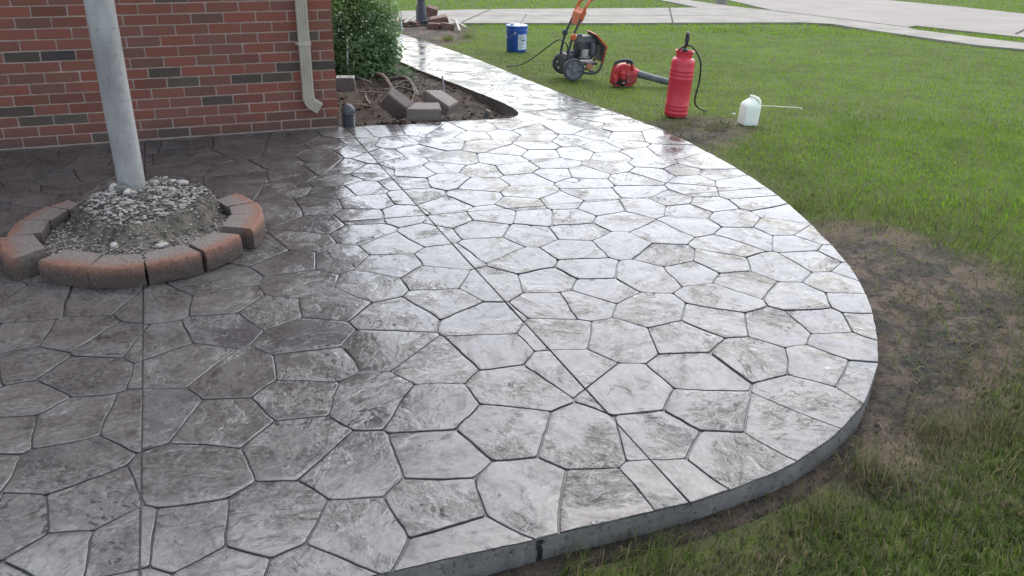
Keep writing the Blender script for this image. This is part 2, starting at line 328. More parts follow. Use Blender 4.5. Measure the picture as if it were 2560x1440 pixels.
# ------------------------------------------------------------------ the setting: lawn sheet
def grid_mesh(name, xs, ys, zf, mat, keep=None):
    X, Y = np.meshgrid(xs, ys); Z = zf(X, Y); nx, ny = len(xs), len(ys)
    v = np.stack([X, Y, Z], -1).reshape(-1, 3); i = np.arange(nx*ny).reshape(ny, nx)
    f = np.stack([i[:-1, :-1], i[:-1, 1:], i[1:, 1:], i[1:, :-1]], -1).reshape(-1, 4)
    if keep is not None:
        cx = (X[:-1, :-1]+X[1:, 1:])/2; cy = (Y[:-1, :-1]+Y[1:, 1:])/2; f = f[keep(cx, cy).reshape(-1)]
        u, inv = np.unique(f, return_inverse=True); v = v[u]; f = inv.reshape(f.shape)
    me = bpy.data.meshes.new(name); me.from_pydata(v.tolist(), [], f.tolist()); me.shade_smooth(); me.materials.append(mat); me.update()
    return link(name, me)
xs = np.concatenate([[-400, -120, -40, -16, -9], np.arange(-6, 6.01, .09), [7, 8, 9, 10, 12, 14, 18, 30, 60, 150, 400]])
ys = np.concatenate([[-200, -60, -20, -8, -3], np.arange(-1, 13.01, .09), np.arange(13.4, 34, .5), [36, 40.3, 60, 120, 300, 600]])
lawn = tag(grid_mesh('lawn', xs, ys, ground, M_LAWN), kind='structure')
_co = np.empty(len(lawn.data.vertices)*3, np.float32); lawn.data.vertices.foreach_get('co', _co); _co = _co.reshape(-1, 3)
def dirtiness(x, y):
    d = np.minimum(polydist(x, y, SOIL_A)*np.where(inpoly(x, y, SOIL_A), 0, 1), polydist(x, y, SOIL_B)*np.where(inpoly(x, y, SOIL_B), 0, 1))
    d = np.minimum(d, polydist(x, y, SOIL_C)*np.where(inpoly(x, y, SOIL_C), 0, 1)); e = polydist(x, y, EDGE, False)
    return np.clip(np.maximum(1-sstep(.0, .38, d+.16*(fbm(x*4, y*4, 12)-.47)), .7*(1-sstep(.02, .17, e+.10*(fbm(x*5, y*5, 14)-.47)))), 0, 1)
_at = lawn.data.attributes.new('dirt', 'FLOAT', 'POINT'); _at.data.foreach_set('value', dirtiness(_co[:, 0], _co[:, 1]).astype(np.float32))

# ------------------------------------------------------------------ stamped patio and walk
CORNER = (-1.278, 6.094); WD = (0.9374, 0.3483); WN = (-0.3483, 0.9374)
EDGE_S = smooth_poly(EDGE, 2, False)
def rough_line(p, step, amp):
    o = []
    for i in range(len(p)-1):
        a, c = Vector(p[i]), Vector(p[i+1]); L = (c-a).length; k = max(1, int(L/step)); d = (c-a).normalized(); nn = Vector((-d.y, d.x))
        for j in range(k):
            q = a+(c-a)*j/k; q = q+nn*amp*(float(fbm(q.x*9, q.y*9, 19, 4))-.47)*2; o.append((q.x, q.y))
    return o+[p[-1]]
BED_S = [BED[0]]+smooth_poly(BED[1:], 2, False)
left_far = [(-1.62, 10.55), (-2.35, 12.1), (-3.05, 13.6), (-3.35, 14.25)]
wl = (CORNER[0]-4.2*WD[0]+.01*WN[0], CORNER[1]-4.2*WD[1]+.01*WN[1])
near = [(-.62, 1.60), (-1.1, 1.44), (-1.8, 1.22), (-2.8, .95), (-4.2, .65), (-5.4, .4)]
OUT0 = ([wl, (CORNER[0]+.01*WN[0], CORNER[1]+.01*WN[1])]+BED_S[1:]+left_far+EDGE_S+near+[(-5.6, 3.0)])[::-1]
k_far = [i for i, p in enumerate(EDGE_S) if p[1] > 7][-1]
OUT = [wl, (CORNER[0]+.01*WN[0], CORNER[1]+.01*WN[1])]+BED_S[1:]+left_far+EDGE_S[:k_far]+rough_line(EDGE_S[k_far:]+near[:1], .03, .006)+near[1:]+[(-5.6, 3.0)]
OUT = OUT[::-1]                                       # counter-clockwise
def hclip(poly, a, b, c):                            # keep a*x+b*y<=c
    o = []; n = len(poly)
    for i in range(n):
        p, q = poly[i], poly[(i+1) % n]; dp = a*p[0]+b*p[1]-c; dq = a*q[0]+b*q[1]-c
        if dp <= 0: o.append(p)
        if (dp < 0 < dq) or (dq < 0 < dp):
            t = dp/(dp-dq); o.append((p[0]+(q[0]-p[0])*t, p[1]+(q[1]-p[1])*t))
    return o
def area(p):
    return .5*sum(p[i][0]*p[(i+1) % len(p)][1]-p[(i+1) % len(p)][0]*p[i][1] for i in range(len(p)))
# stones beyond the measured ones: keep the same spacing
pts = [tuple(s) for s in SEEDS]
cand = np.column_stack([rng.uniform(-6, 2.2, 30000), rng.uniform(0, 15, 30000)])
cand = cand[inpoly(cand[:, 0], cand[:, 1], OUT)]
A = np.array(pts)
for c in cand:
    if np.min((A[:, 0]-c[0])**2+(A[:, 1]-c[1])**2) > .29**2: A = np.vstack([A, c])
JOINT = [((-2.5, 5.633), (-.946, 1.675)), ((-1.225, 6.077), (.552, 1.985)), ((-.943, 4.209), (1.492, 4.94))]
def cell(i):
    p = list(OUT); s = A[i]; d = np.hypot(*(A-s).T); 
    box = [(s[0]+1, 0)]
    for a, b, c in ((1, 0, s[0]+.6), (-1, 0, -s[0]+.6), (0, 1, s[1]+.6), (0, -1, -s[1]+.6)): p = hclip(p, a, b, c)
    for j in np.argsort(d)[1:26]:
        q = A[j]; a, b = q-s; p = hclip(p, a, b, (q@q-s@s)/2)
        if len(p) < 3: return None
    return p
def clean(p, eps=.004):
    o = []
    for q in p:
        if not o or math.hypot(q[0]-o[-1][0], q[1]-o[-1][1]) > eps: o.append(q)
    while len(o) > 2 and math.hypot(o[0][0]-o[-1][0], o[0][1]-o[-1][1]) <= eps: o.pop()
    return o
pieces = []; base = MB()
for i in range(len(A)):
    p = cell(i)
    if not p: continue
    p = clean(p, .002)
    if len(p) < 3 or area(p) < .0008: continue
    base.add([(x, y, float(terr(y))-.0056) for x, y in p], [tuple(range(len(p)))])
    ps = [p]
    for ji, ((x1, y1), (x2, y2)) in enumerate(JOINT):
        a, b = y2-y1, -(x2-x1); l = math.hypot(a, b); a /= l; b /= l; c = a*x1+b*y1; nxt = []
        for q in ps:
            cx, cy = sum(t[0] for t in q)/len(q), sum(t[1] for t in q)/len(q)
            if ji == 2 and (cx < -.95): nxt.append(q); continue
            if ji < 2 and cy > 6.2: nxt.append(q); continue
            for r_ in (hclip(q, a, b, c), hclip(q, -a, -b, -c)):
                r_ = clean(r_, .002)
                if len(r_) > 2 and area(r_) > .0006: nxt.append(r_)
        ps = nxt
    pieces += ps
OUTA = OUT
def jdist(x, y):
    d = 9
    for (x1, y1), (x2, y2) in JOINT:
        a, b = y2-y1, -(x2-x1); l = math.hypot(a, b); d = min(d, abs(a*(x-x1)+b*(y-y1))/l)
    return d
def inset(p):
    n = len(p); off = []; kind = []
    mx = np.array([(p[i][0]+p[(i+1) % n][0])/2 for i in range(n)]); my = np.array([(p[i][1]+p[(i+1) % n][1])/2 for i in range(n)])
    od = polydist(mx, my, OUTA) if polydist(np.array([mx.mean()]), np.array([my.mean()]), OUT0)[0] < .75 else np.full(n, 9.)
    for i in range(n):
        if od[i] < .003: off.append(.0004); kind.append(0)
        elif jdist(mx[i], my[i]) < .002: off.append(.0016); kind.append(1)
        else: off.append(.0009+.0032*float(vnoise(mx[i]*4.6, my[i]*4.6, 5))**1.7); kind.append(2)
    q = []
    for i in range(n):
        a, b, c = p[i-1], p[i], p[(i+1) % n]
        d1 = Vector((b[0]-a[0], b[1]-a[1])); d2 = Vector((c[0]-b[0], c[1]-b[1]))
        if d1.length < 1e-6 or d2.length < 1e-6: q.append(b); continue
        d1.normalize(); d2.normalize(); n1 = Vector((-d1.y, d1.x)); n2 = Vector((-d2.y, d2.x)); o1, o2 = off[i-1], off[i]
        cr = d1.x*d2.y-d1.y*d2.x
        if abs(cr) < .12: m = n1*o1*.5+n2*o2*.5
        else:
            # solve n1.m=o1, n2.m=o2
            det = n1.x*n2.y-n1.y*n2.x; m = Vector(((o1*n2.y-o2*n1.y)/det, (n1.x*o2-n2.x*o1)/det))
            if m.length > .03: m = m.normalized()*.03
        q.append((b[0]+m.x, b[1]+m.y))
    return q, kind
def outline_detail(q, kind):
    n = len(q); o = []
    for i in range(n):
        a, b = Vector(q[i]), Vector(q[(i+1) % n]); L = (b-a).length
        if L < 1e-5: continue
        d = (b-a)/L; nn = Vector((-d.y, d.x))
        rs = .007 if (kind[i] == 2 and kind[i-1] == 2) else .001
        re = .007 if (kind[i] == 2 and kind[(i+1) % n] == 2) else .001
        rs = min(rs, L*.3); re = min(re, L*.3)
        k = max(1, int(L/.035)) if kind[i] == 2 else 1
        for j in range(k+1):
            t = rs+(L-rs-re)*j/k; p = a+d*t
            if kind[i] == 2: p = p+nn*(.0030*(float(fbm(p.x*14, p.y*14, 21, 3))-.44)+.0002)
            o.append((p.x, p.y))
            if kind[i] != 2 and j == k: break
    return clean(o, .0015)
def stone_mesh(p):
    q, kind = inset(p); q = outline_detail(q, kind); n = len(q)
    if n < 3: return None
    X = np.array([a[0] for a in q]); Y = np.array([a[1] for a in q])
    fo = sstep(.0, .06, polydist(X, Y, OUT0)) if polydist(X[:1], Y[:1], OUT0)[0] < .9 else 1.
    fj = sstep(.0, .045, np.array([jdist(a, c) for a, c in zip(X, Y)])); wv = fo*fj
    wx = .030*(fbm(X*4.5, Y*4.5, 111, 2)-.375)+.014*(fbm(X*15, Y*15, 113, 3)-.44); wy = .030*(fbm(X*4.5, Y*4.5, 121, 2)-.375)+.014*(fbm(X*15, Y*15, 123, 3)-.44)
    q = [(a, c) for a, c in zip((X+wx*wv).tolist(), (Y+wy*wv).tolist())]
    cx = sum(a[0] for a in q)/n; cy = sum(a[1] for a in q)/n; tz = random.uniform(-.0012, .0012)
    tx, ty = random.uniform(-.004, .004), random.uniform(-.004, .004)
    rings = [(0, -.0062, 1.), (.0008, -.0016, .75), (.0022, -.0003, .25), (.0050, 0, .06), (.022, 0, .0), (None, 0, 0.)]
    v = []; e = []
    for ins, z, ed in rings:
        for x, y in q:
            dx, dy = cx-x, cy-y; l = math.hypot(dx, dy)+1e-9; k = .55 if ins is None else min(ins/l, .4)
            X, Y = x+dx*k, y+dy*k; zz = z
            if z > -.003: zz += tz+tx*(X-cx)+ty*(Y-cy)+.004*(float(fbm(X*5, Y*5, 31, 3))-.44)
            v.append((X, Y, float(terr(Y))+zz)); e.append(ed)
    v.append((cx, cy, float(terr(cy))+tz+.001)); e.append(0.)
    f = []
    for r_ in range(len(rings)-1):
        for i in range(n): f.append((r_*n+i, r_*n+(i+1) % n, (r_+1)*n+(i+1) % n, (r_+1)*n+i))
    o = (len(rings)-1)*n
    for i in range(n): f.append((o+i, o+(i+1) % n, len(v)-1))
    return v, f, e
def mk(name, v, f, e, mat):
    me = bpy.data.meshes.new(name); me.from_pydata(v, [], f); me.shade_smooth(); me.set_sharp_from_angle(angle=R(50)); me.materials.append(mat)
    at = me.attributes.new('edge', 'FLOAT', 'POINT'); at.data.foreach_set('value', e); me.update(); return me
# slab body
OUTC = OUT; sl = MB(); nO = len(OUTC)
ztop = -.004
for i in range(nO):
    (x1, y1), (x2, y2) = OUTC[i], OUTC[(i+1) % nO]
    k = max(1, int(math.hypot(x2-x1, y2-y1)/.3))
    for j in range(k):
        a = (x1+(x2-x1)*j/k, y1+(y2-y1)*j/k); b = (x1+(x2-x1)*(j+1)/k, y1+(y2-y1)*(j+1)/k)
        za, zb = float(terr(a[1])), float(terr(b[1]))
        sl.add([(a[0], a[1], za+ztop), (b[0], b[1], zb+ztop), (b[0], b[1], zb-.24), (a[0], a[1], za-.24)], [(0, 3, 2, 1)])
patio = sl.build('patio', M_SLAB, None, 60); tag(patio, kind='structure')
base.build('joint_bed', M_GROOVE, patio, None)
def seen(p):
    cx = sum(t[0] for t in p)/len(p); cy = sum(t[1] for t in p)/len(p); d2 = cx*cx+cy*cy+CH*CH
    vis = 1 if (cy > 1.2 and abs(cx) < .65*cy+.4) else .01
    return vis*area(p)*CH/d2**1.5
pieces.sort(key=seen, reverse=True); rest = ([], [], [])
for i, p in enumerate(pieces):
    r_ = stone_mesh(p)
    if r_ is None: continue
    if i < 300: link('stone', mk('stone', *r_, M_STONE), patio)
    else:
        n0 = len(rest[0]); rest[0].extend(r_[0]); rest[1].extend(tuple(a+n0 for a in q) for q in r_[1]); rest[2].extend(r_[2])
tag(link('far_stones', mk('far_stones', *rest, M_STONE), patio), kind='stuff')
print('stones', len(pieces))
# dark drip on the slab edge where a saw cut runs out
dr = MB(); q0 = Vector((.094, 1.852)); dd = Vector((.437, .16)).normalized(); nn = Vector((dd.y, -dd.x))
for k, (a, b, z0, z1) in enumerate([(-.012, .010, -.02, -.006), (-.010, .006, -.04, -.02), (-.006, .009, -.062, -.04), (-.009, .008, -.10, -.062)]):
    P = [q0+dd*a+nn*.002, q0+dd*b+nn*.002]
    dr.add([(P[0].x, P[0].y, z0), (P[1].x, P[1].y, z0), (P[1].x, P[1].y, z1), (P[0].x, P[0].y, z1)], [(0, 1, 2, 3)])
dr.build('drip_stain', M_STAIN, patio, None)

# ------------------------------------------------------------------ garden bed and bare soil
SW = lambda d: (CORNER[0]+WN[0]*d, CORNER[1]+WN[1]*d)
BEDP = [SW(-.0)]+BED_S[1:]+left_far+[SW(9.5)]
def bedz(x, y):
    d = polydist(x, y, BED_S[:26], False)
    front = 1-sstep(.0, .55, np.asarray(y)-(6.094+.385*(np.asarray(x)+1.278)))
    return terr(y) - .085 + .05*front + .07*(fbm(np.asarray(x)*2.2, np.asarray(y)*2.2, 41)-.47) + .045*(fbm(np.asarray(x)*9, np.asarray(y)*9, 43)-.47) + .05*sstep(.5, 1.6, d)
tag(grid_mesh('garden_bed', np.arange(-4.9, .2, .035), np.arange(6.0, 14.6, .035), bedz, M_BED,
    lambda x, y: (inpoly(x, y, BEDP) | (polydist(x, y, BEDP) < .06))), kind='structure')
def soil_patch(name, poly, seed, lift=.018):
    P = smooth_poly(poly, 3); n = len(P); cx = sum(a[0] for a in P)/n; cy = sum(a[1] for a in P)/n; v = []; f = []
    P = [(cx+(x-cx)*.86, cy+(y-cy)*.86) for x, y in P]
    fr = [1.08, 1.0, .92, .84, .76, .68, .60, .52, .44, .36, .28, .2, .12]
    for k, s in enumerate(fr):
        for i, (x, y) in enumerate(P):
            w = s*(1+.22*(float(fbm(i*.30, seed, 5, 4))-.47)*2)
            X, Y = cx+(x-cx)*w, cy+(y-cy)*w
            z = float(ground(X, Y))+lift*float(sstep(1.06, .8, s) if False else (0 if s > 1.05 else min(1, (1.05-s)/.2)))-.006*(s > 1.05)+.014*(float(fbm(X*8, Y*8, seed, 4))-.47)*(s < 1.05)
            v.append((X, Y, z))
    v.append((cx, cy, float(ground(cx, cy))+lift))
    for k in range(len(fr)-1):
        for i in range(n): f.append((k*n+i, k*n+(i+1) % n, (k+1)*n+(i+1) % n, (k+1)*n+i))
    o = (len(fr)-1)*n
    for i in range(n): f.append((o+i, o+(i+1) % n, len(v)-1))
    me = bpy.data.meshes.new(name); me.from_pydata(v, [], f); me.shade_smooth(); me.materials.append(M_SOIL); me.update()
    return tag(link(name, me), kind='structure')
soil_patch('bare_soil', SOIL_A, 51, .020); soil_patch('bare_soil', SOIL_B, 53, .008); soil_patch('bare_soil', SOIL_C, 57, .02)

def soil_strip(name, path, w, seed, mat):
    P = [Vector(p) for p in path]; v = []; f = []; m = 6
    for i, p in enumerate(P):
        d = (P[min(i+1, len(P)-1)]-P[max(i-1, 0)]).normalized(); nn = Vector((-d.y, d.x)); ww = w*(.45+1.1*float(fbm(p.x*3.2, p.y*3.2, seed)))
        for k in range(m+1):
            q = p+nn*(-.03+(ww+.03)*k/m); z = float(ground(q.x, q.y))+(.010 if k < m else -.008)+.010*(float(fbm(q.x*14, q.y*14, seed+3))-.47)
            v.append((q.x, q.y, z))
    for i in range(len(P)-1):
        for k in range(m): f.append((i*(m+1)+k, i*(m+1)+k+1, (i+1)*(m+1)+k+1, (i+1)*(m+1)+k))
    me = bpy.data.meshes.new(name); me.from_pydata(v, [], f); me.shade_smooth(); me.materials.append(mat); me.update()
    return tag(link(name, me), kind='structure')
STRIP = [p for p in EDGE_S if p[1] < 12.5]
soil_strip('soil_margin', STRIP, .075, 58, M_BED)

# ------------------------------------------------------------------ driveway, sidewalk, street
def sheet(name, poly, mat, dz):
    P = clean(poly, .01); n = len(P)
    b = MB(); top = [(x, y, float(terr(y))+dz) for x, y in P]; bot = [(x, y, float(terr(y))-.12) for x, y in P]
    b.add(top+bot, [tuple(range(n))]+[(i, n+i, n+(i+1) % n, (i+1) % n) for i in range(n)])
    me = b.mesh(name, mat, None)
    bm = bmesh.new(); bm.from_mesh(me); bmesh.ops.triangulate(bm, faces=[f for f in bm.faces if len(f.verts) > 4]); bmesh.ops.recalc_face_normals(bm, faces=bm.faces); bm.to_mesh(me); bm.free()
    return tag(link(name, me), kind='structure')
drv = sheet('driveway', DRIVE_A+DRIVE_B, M_CONC, .004)
sheet('sidewalk', SIDEWALK, M_CONC, .002)
st = sheet('street', STREET, M_CONC2, .0)
# expansion joints: tarred strips
def strip(parent, a, b, w, dz, name='expansion_joint'):
    a = Vector(a); b = Vector(b); d = (b-a).normalized(); n = Vector((-d.y, d.x))*w/2
    q = [a+n, a-n, b-n, b+n]
    return MB().add([(p.x, p.y, float(terr(p.y))+dz) for p in q], [(0, 1, 2, 3)]).build(name, M_TAR, parent, None)
strip(drv, (6.07, 21.2), (7.40, 17.0), .035, .009)
strip(drv, (-4.4, 16.0), (4.9, 19.3), .03, .009); strip(drv, (2.9, 16.7), (3.6, 21.4), .025, .009); strip(drv, (-1.0, 15.5), (-.6, 19.4), .025, .009)
strip(st, (8.9, 15.9), (12.7, 21.4), .05, .005, 'kerb_seam')

# ------------------------------------------------------------------ brick house
def brick_mat(name, stops):
    t = NT(name); oi = t.n('ShaderNodeObjectInfo'); v = t.coord(kind='Object')
    ad = t.n('ShaderNodeVectorMath', operation='ADD'); t.l(v, ad.inputs[0]); cx = t.n('ShaderNodeCombineXYZ')
    t.l(t.math('MULTIPLY', oi.outputs['Random'], 50.), cx.inputs[0]); t.l(cx.outputs[0], ad.inputs[1])
    r2 = t.math('FRACT', t.math('MULTIPLY', oi.outputs['Random'], 7.31))
    ga = t.n('ShaderNodeAttribute', attribute_name='tone'); rr = t.math('FRACT', t.math('ADD', r2, ga.outputs['Fac']))
    c = t.ramp(rr, stops); c = t.mix(t.ramp(t.noise(ad.outputs[0], 9, 5, .6), [(.35, 0.), (.75, .45)]), c, (.12, .075, .052))
    c = t.mix(t.math('MULTIPLY', t.ramp(t.noise(ad.outputs[0], 120, 3), [(.5, 0.), (.8, 1.)]), .25), c, (.22, .15, .13))
    ge = t.n('ShaderNodeNewGeometry'); sz = t.n('ShaderNodeSeparateXYZ'); t.l(ge.outputs['Position'], sz.inputs[0])
    dm = t.ramp(t.math('ADD', sz.outputs[2], t.math('MULTIPLY', t.math('SUBTRACT', t.noise(ge.outputs['Position'], 5, 5), .5), .16)), [(.02, .75), (.15, 0.)])
    c = t.mix(dm, c, (.085, .062, .050))
    n = t.bump(t.noise(ad.outputs[0], 55, 5), .5, .005); t.bsdf(c, .8, .3, n); return t.m
M_BRICK = brick_mat('red_brick', [(0., (.150, .052, .036)), (.22, (.245, .072, .047)), (.45, (.190, .078, .054)), (.65, (.258, .074, .049)), (.85, (.140, .068, .047)), (1., (.262, .076, .050))])
M_BRICKD = brick_mat('dark_brick', [(0., (.050, .045, .037)), (.4, (.075, .062, .047)), (.8, (.10, .08, .06)), (1., (.038, .035, .040))])
M_MORTAR = noisy('mortar', (.31, .228, .188), (.41, .31, .262), 14, .9, .4, 90, .004, spec=.1)
M_TRIM = noisy('beige_enamel', (.36, .31, .24), (.43, .375, .295), 5, .45, .1, 40, .002)
M_SOFFIT = noisy('soffit', (.42, .40, .36), (.50, .48, .44), 3, .6, 0)
M_ROOF = noisy('shingle', (.05, .045, .04), (.10, .09, .08), 20, .9, .6, 60, .01)
house = thing('brick_house', 'red brick house corner with beige downspout beside the patio', 'house', (CORNER[0], CORNER[1], 0), (0, 0, math.atan2(WD[1], WD[0])))
WH = 2.5; WL = 5.0; WDp = 7.0
wall = MB().box((-WL/2-.006, .056, WH/2-.1), (WL-.012, .10, WH+.2)).box((-.056, WDp/2+.06, WH/2-.35), (.10, WDp-.1, WH+.7)).build('wall', M_MORTAR, house, None)
PITCH, CO, BH = .2042, .0675, .0575
def bmesh_brick(L, mat, seed, name='brick'):
    b = MB().box((0, 0, 0), (L, .09, BH)); me = b.mesh(name, mat, 30, .0025, 1)
    rr = random.Random(seed)
    for v in me.vertices: v.co += Vector((rr.uniform(-.0012, .0012), rr.uniform(-.001, .001), rr.uniform(-.0012, .0012)))
    return me
BM = {}
for dk, mt in ((0, M_BRICK), (1, M_BRICKD)):
    for k in range(3): BM[(dk, 'f', k)] = bmesh_brick(PITCH-.0105, mt, 10*dk+k)
    for k in range(2): BM[(dk, 'h', k)] = bmesh_brick(.0895, mt, 40+10*dk+k)
DARK = [(-1.741, .587), (-1.931, .595), (-1.11, .454), (-.582, .388), (-.396, .382), (-.336, .447), (-.103, .469), (-.931, .387), (-.91, .252), (-1.156, .043), (-2.02, .261), (-1.946, .176), (-1.736, .175), (-1.506, .041), (-.142, .665), (-1.05, .93)]
def is_dark(s0, s1, z0): return any(s0 <= s < s1 and z0-.004 <= z < z0+CO-.004 for s, z in DARK)
far = MB(); fart = []
for i in range(37):
    z0 = .011+CO*i; odd = i % 2; zc = z0+BH/2
    if z0+BH > WH: break
    ends = [0] if not odd else [0, -.100]
    e = 0.0; k = 0
    while e > -WL+.2:
        L = .0895 if (odd and k == 0) else PITCH-.0105
        jit = random.uniform(-.0015, .0015); c = e-L/2; s0, s1 = e-L, e
        if i < 15 and s0 > -2.75:
            dk = 1 if is_dark(s0-.005, s1+.005, z0) else 0
            o = link('brick', BM[(dk, 'h' if L < .1 else 'f', random.randrange(2 if L < .1 else 3))], wall)
            o.location = (c+jit*(k > 0), .045+random.uniform(-.0012, .0012), zc); o.rotation_euler = (0, random.uniform(-.004, .004), random.uniform(-.004, .004))
        else:
            far.box((c, .045, zc), (L, .09, BH)); fart += [random.random()]*8
        e -= L+.0105; k += 1
    # side wall courses
    y = .10+(0 if odd else -.0); k = 0
    while y < WDp-.2:
        L = (.0895 if (not odd and k == 0) else PITCH-.0105)
        far.box((-.045, y+L/2, zc), (.09, L, BH)); fart += [random.random()]*8
        y += L+.0105; k += 1
ob = far.build('other_bricks', M_BRICK, wall, None); tag(ob, kind='stuff')
at = ob.data.attributes.new('tone', 'FLOAT', 'POINT'); at.data.foreach_set('value', fart)
# eaves and roof (above the frame; mirrored in the wet concrete)
OV = .45
rf = MB().add([(-WL-.3, -OV, WH), (OV, -OV, WH), (OV, WDp, WH), (-WL-.3, WDp, WH), (-WL-.3, -OV, WH+.16), (OV, -OV, WH+.16), (OV, WDp, WH+.16), (-WL-.3, WDp, WH+.16)],
    [(0, 3, 2, 1), (0, 1, 5, 4), (1, 2, 6, 5), (2, 3, 7, 6), (3, 0, 4, 7)]).build('eaves', M_SOFFIT, house, None)
MB().add([(-WL-.35, -OV-.05, WH+.163), (OV+.05, -OV-.05, WH+.163), (OV+.05, WDp, WH+.163), (-WL-.35, WDp, WH+.163), (-WL-.35, WDp*.5, WH+1.35), (-1.8, WDp*.5, WH+1.35)],
    [(0, 1, 5, 4), (1, 2, 5), (2, 3, 4, 5), (3, 0, 4)]).build('roof', M_ROOF, house, None)
gut = MB().box((-WL/2, -OV-.06, WH+.10), (WL+.9, .11, .11)).build('gutter', M_TRIM, house, 35, .012)
# downspout: ribbed rectangular pipe with an elbow
def dprof():
    w, d = .038, .026; p = []
    p += [(-w, 0), (-w, d*2)]; p += [(w, d*2), (w, 0)]
    xs_ = np.linspace(w, -w, 18)
    for k, x in enumerate(xs_[1:-1]): p.append((x, -.0045 if k % 4 in (1, 2) else 0.0015))
    return p
def sweep(path, prof):
    m = len(path); n = len(prof); v = []; f = []
    for i, (s, z) in enumerate(path):
        a = path[max(i-1, 0)]; b = path[min(i+1, m-1)]; t = Vector((b[0]-a[0], b[1]-a[1])).normalized(); nx = Vector((-t.y, t.x))
        k = 1+(.05 if (m > 12 and 8 < i and i % 2) else 0)
        for (x, y) in prof: v.append((s+nx.x*x*k, -.062+y*k, z+nx.y*x*k))
    for i in range(m-1):
        for k in range(n): f.append((i*n+k, (i+1)*n+k, (i+1)*n+(k+1) % n, i*n+(k+1) % n))
    f += [tuple(range(n)), tuple((m-1)*n+k for k in range(n-1, -1, -1))]
    return v, f
PR = dprof(); S0 = -.205
ds = MB().add(*sweep([(S0, WH+.05), (S0, 1.6), (S0, .9), (S0, .26)], PR)).build('downspout', M_TRIM, house, 25)
el = [(S0, .262)]+[(S0-.0+.075*(1-math.cos(R(a))), .245-.075*math.sin(R(a))) for a in range(0, 57, 7)]
dx, dz = math.sin(R(56)), -math.cos(R(56)); el += [(el[-1][0]+dx*k, el[-1][1]+dz*k) for k in (.02, .045)]
MB().add(*sweep(el, [(x*1.06, y*1.06-.001) for x, y in PR])).build('elbow', M_TRIM, ds, 25)
MB().box((S0, -.037, .607), (.088, .062, .03)).box((S0-.048, -.006, .602), (.02, .006, .026)).build('strap', M_TRIM, ds, 35, .003)

# ------------------------------------------------------------------ steel post and its planter ring
def post_mat():
    t = NT('grey_post_paint'); v = t.coord((1, 1, .35)); c = t.mix(t.ramp(t.noise(v, 5, 6, .6), [(.35, 0.), (.7, 1.)]), (.23, .222, .21), (.46, .447, .425))
    c = t.mix(t.ramp(t.noise(v, 55, 4, .7), [(.62, 0.), (.70, .6)]), c, (.06, .06, .06))
    n = t.bump(t.noise(v, 9, 4), .35, .01); n = t.bump(t.ramp(t.noise(v, 70, 4), [(.55, 1.), (.66, 0.)]), .5, .003, n)
    t.bsdf(c, t.ramp(t.noise(v, 8, 3), [(.3, .32), (.7, .55)]), .6, n, Metallic=.12); return t.m
M_POST = post_mat()
post = thing('steel_post', 'tall grey painted steel post standing in the soil mound', 'post', (-1.968, 4.193, 0))
pb = MB(); n = 40; m = 60; vv = []; ff = []
for j in range(m+1):
    z = .05+3.15*j/m
    for k in range(n):
        t = 2*math.pi*k/n; r_ = .0665+.0010*math.sin(3*t+z*4)+.0012*(float(vnoise(k*.35, z*9, 71))-.5)
        d2 = ((t-R(300))*.0665/.05)**2+((z-1.06)/.08)**2; r_ -= .010*math.exp(-d2*1.4)
        vv.append((r_*math.cos(t), r_*math.sin(t), z))
for j in range(m):
    for k in range(n): ff.append((j*n+k, j*n+(k+1) % n, (j+1)*n+(k+1) % n, (j+1)*n+k))
pb.add(vv, ff); pb.build('shaft', M_POST, post, 60)
MB().lathe([(.066, 3.2), (.11, 3.205), (.11, 3.23), (.0, 3.232)], 32).build('cap_plate', M_POST, post, 35)

def ringblock_mat(name, top, red, dark, rim=False):
    t = NT(name); v0 = t.coord(); oi = t.n('ShaderNodeObjectInfo')
    ad = t.n('ShaderNodeVectorMath', operation='ADD'); t.l(v0, ad.inputs[0]); cx = t.n('ShaderNodeCombineXYZ'); t.l(t.math('MULTIPLY', oi.outputs['Random'], 9.), cx.inputs[1]); t.l(cx.outputs[0], ad.inputs[1]); v = ad.outputs[0]
    nz_ = t.noise(v, 9, 5, .6)
    if rim:                                              # worn crown: grey top, red arris, dirty split face
        sx = t.n('ShaderNodeSeparateXYZ'); t.l(v0, sx.inputs[0])
        fr = t.ramp(t.math('ADD', sx.outputs[0], t.math('MULTIPLY', t.math('SUBTRACT', nz_, .5), .09)), [(.07, 0.), (.125, 1.)]); c = t.mix(fr, top, red)
        lowz = t.ramp(t.math('ADD', sx.outputs[2], t.math('MULTIPLY', t.math('SUBTRACT', nz_, .5), .05)), [(.052, 1.), (.092, 0.)]); c = t.mix(t.math('MULTIPLY', lowz, .85), c, dark)
    else: c = t.mix(t.ramp(nz_, [(.35, 0.), (.65, 1.)]), top, red)
    c = t.mix(t.ramp(t.noise(v, 60, 6, .7), [(.50, 0.), (.66, .75)]), c, dark)
    c = t.mix(t.ramp(t.noise(v, 170, 3), [(.58, 0.), (.7, .55)]), c, (.33, .29, .25))
    n = t.bump(t.noise(v, 36, 7, .75), .9, .013); n = t.bump(t.noise(v, 110, 4, .7), .5, .004, n); t.bsdf(c, .72, .35, n); return t.m
M_RING = ringblock_mat('weathered_paver', (.175, .142, .122), (.205, .094, .060), (.066, .054, .045), True)
RC = Vector((-1.83, 3.92, 0))
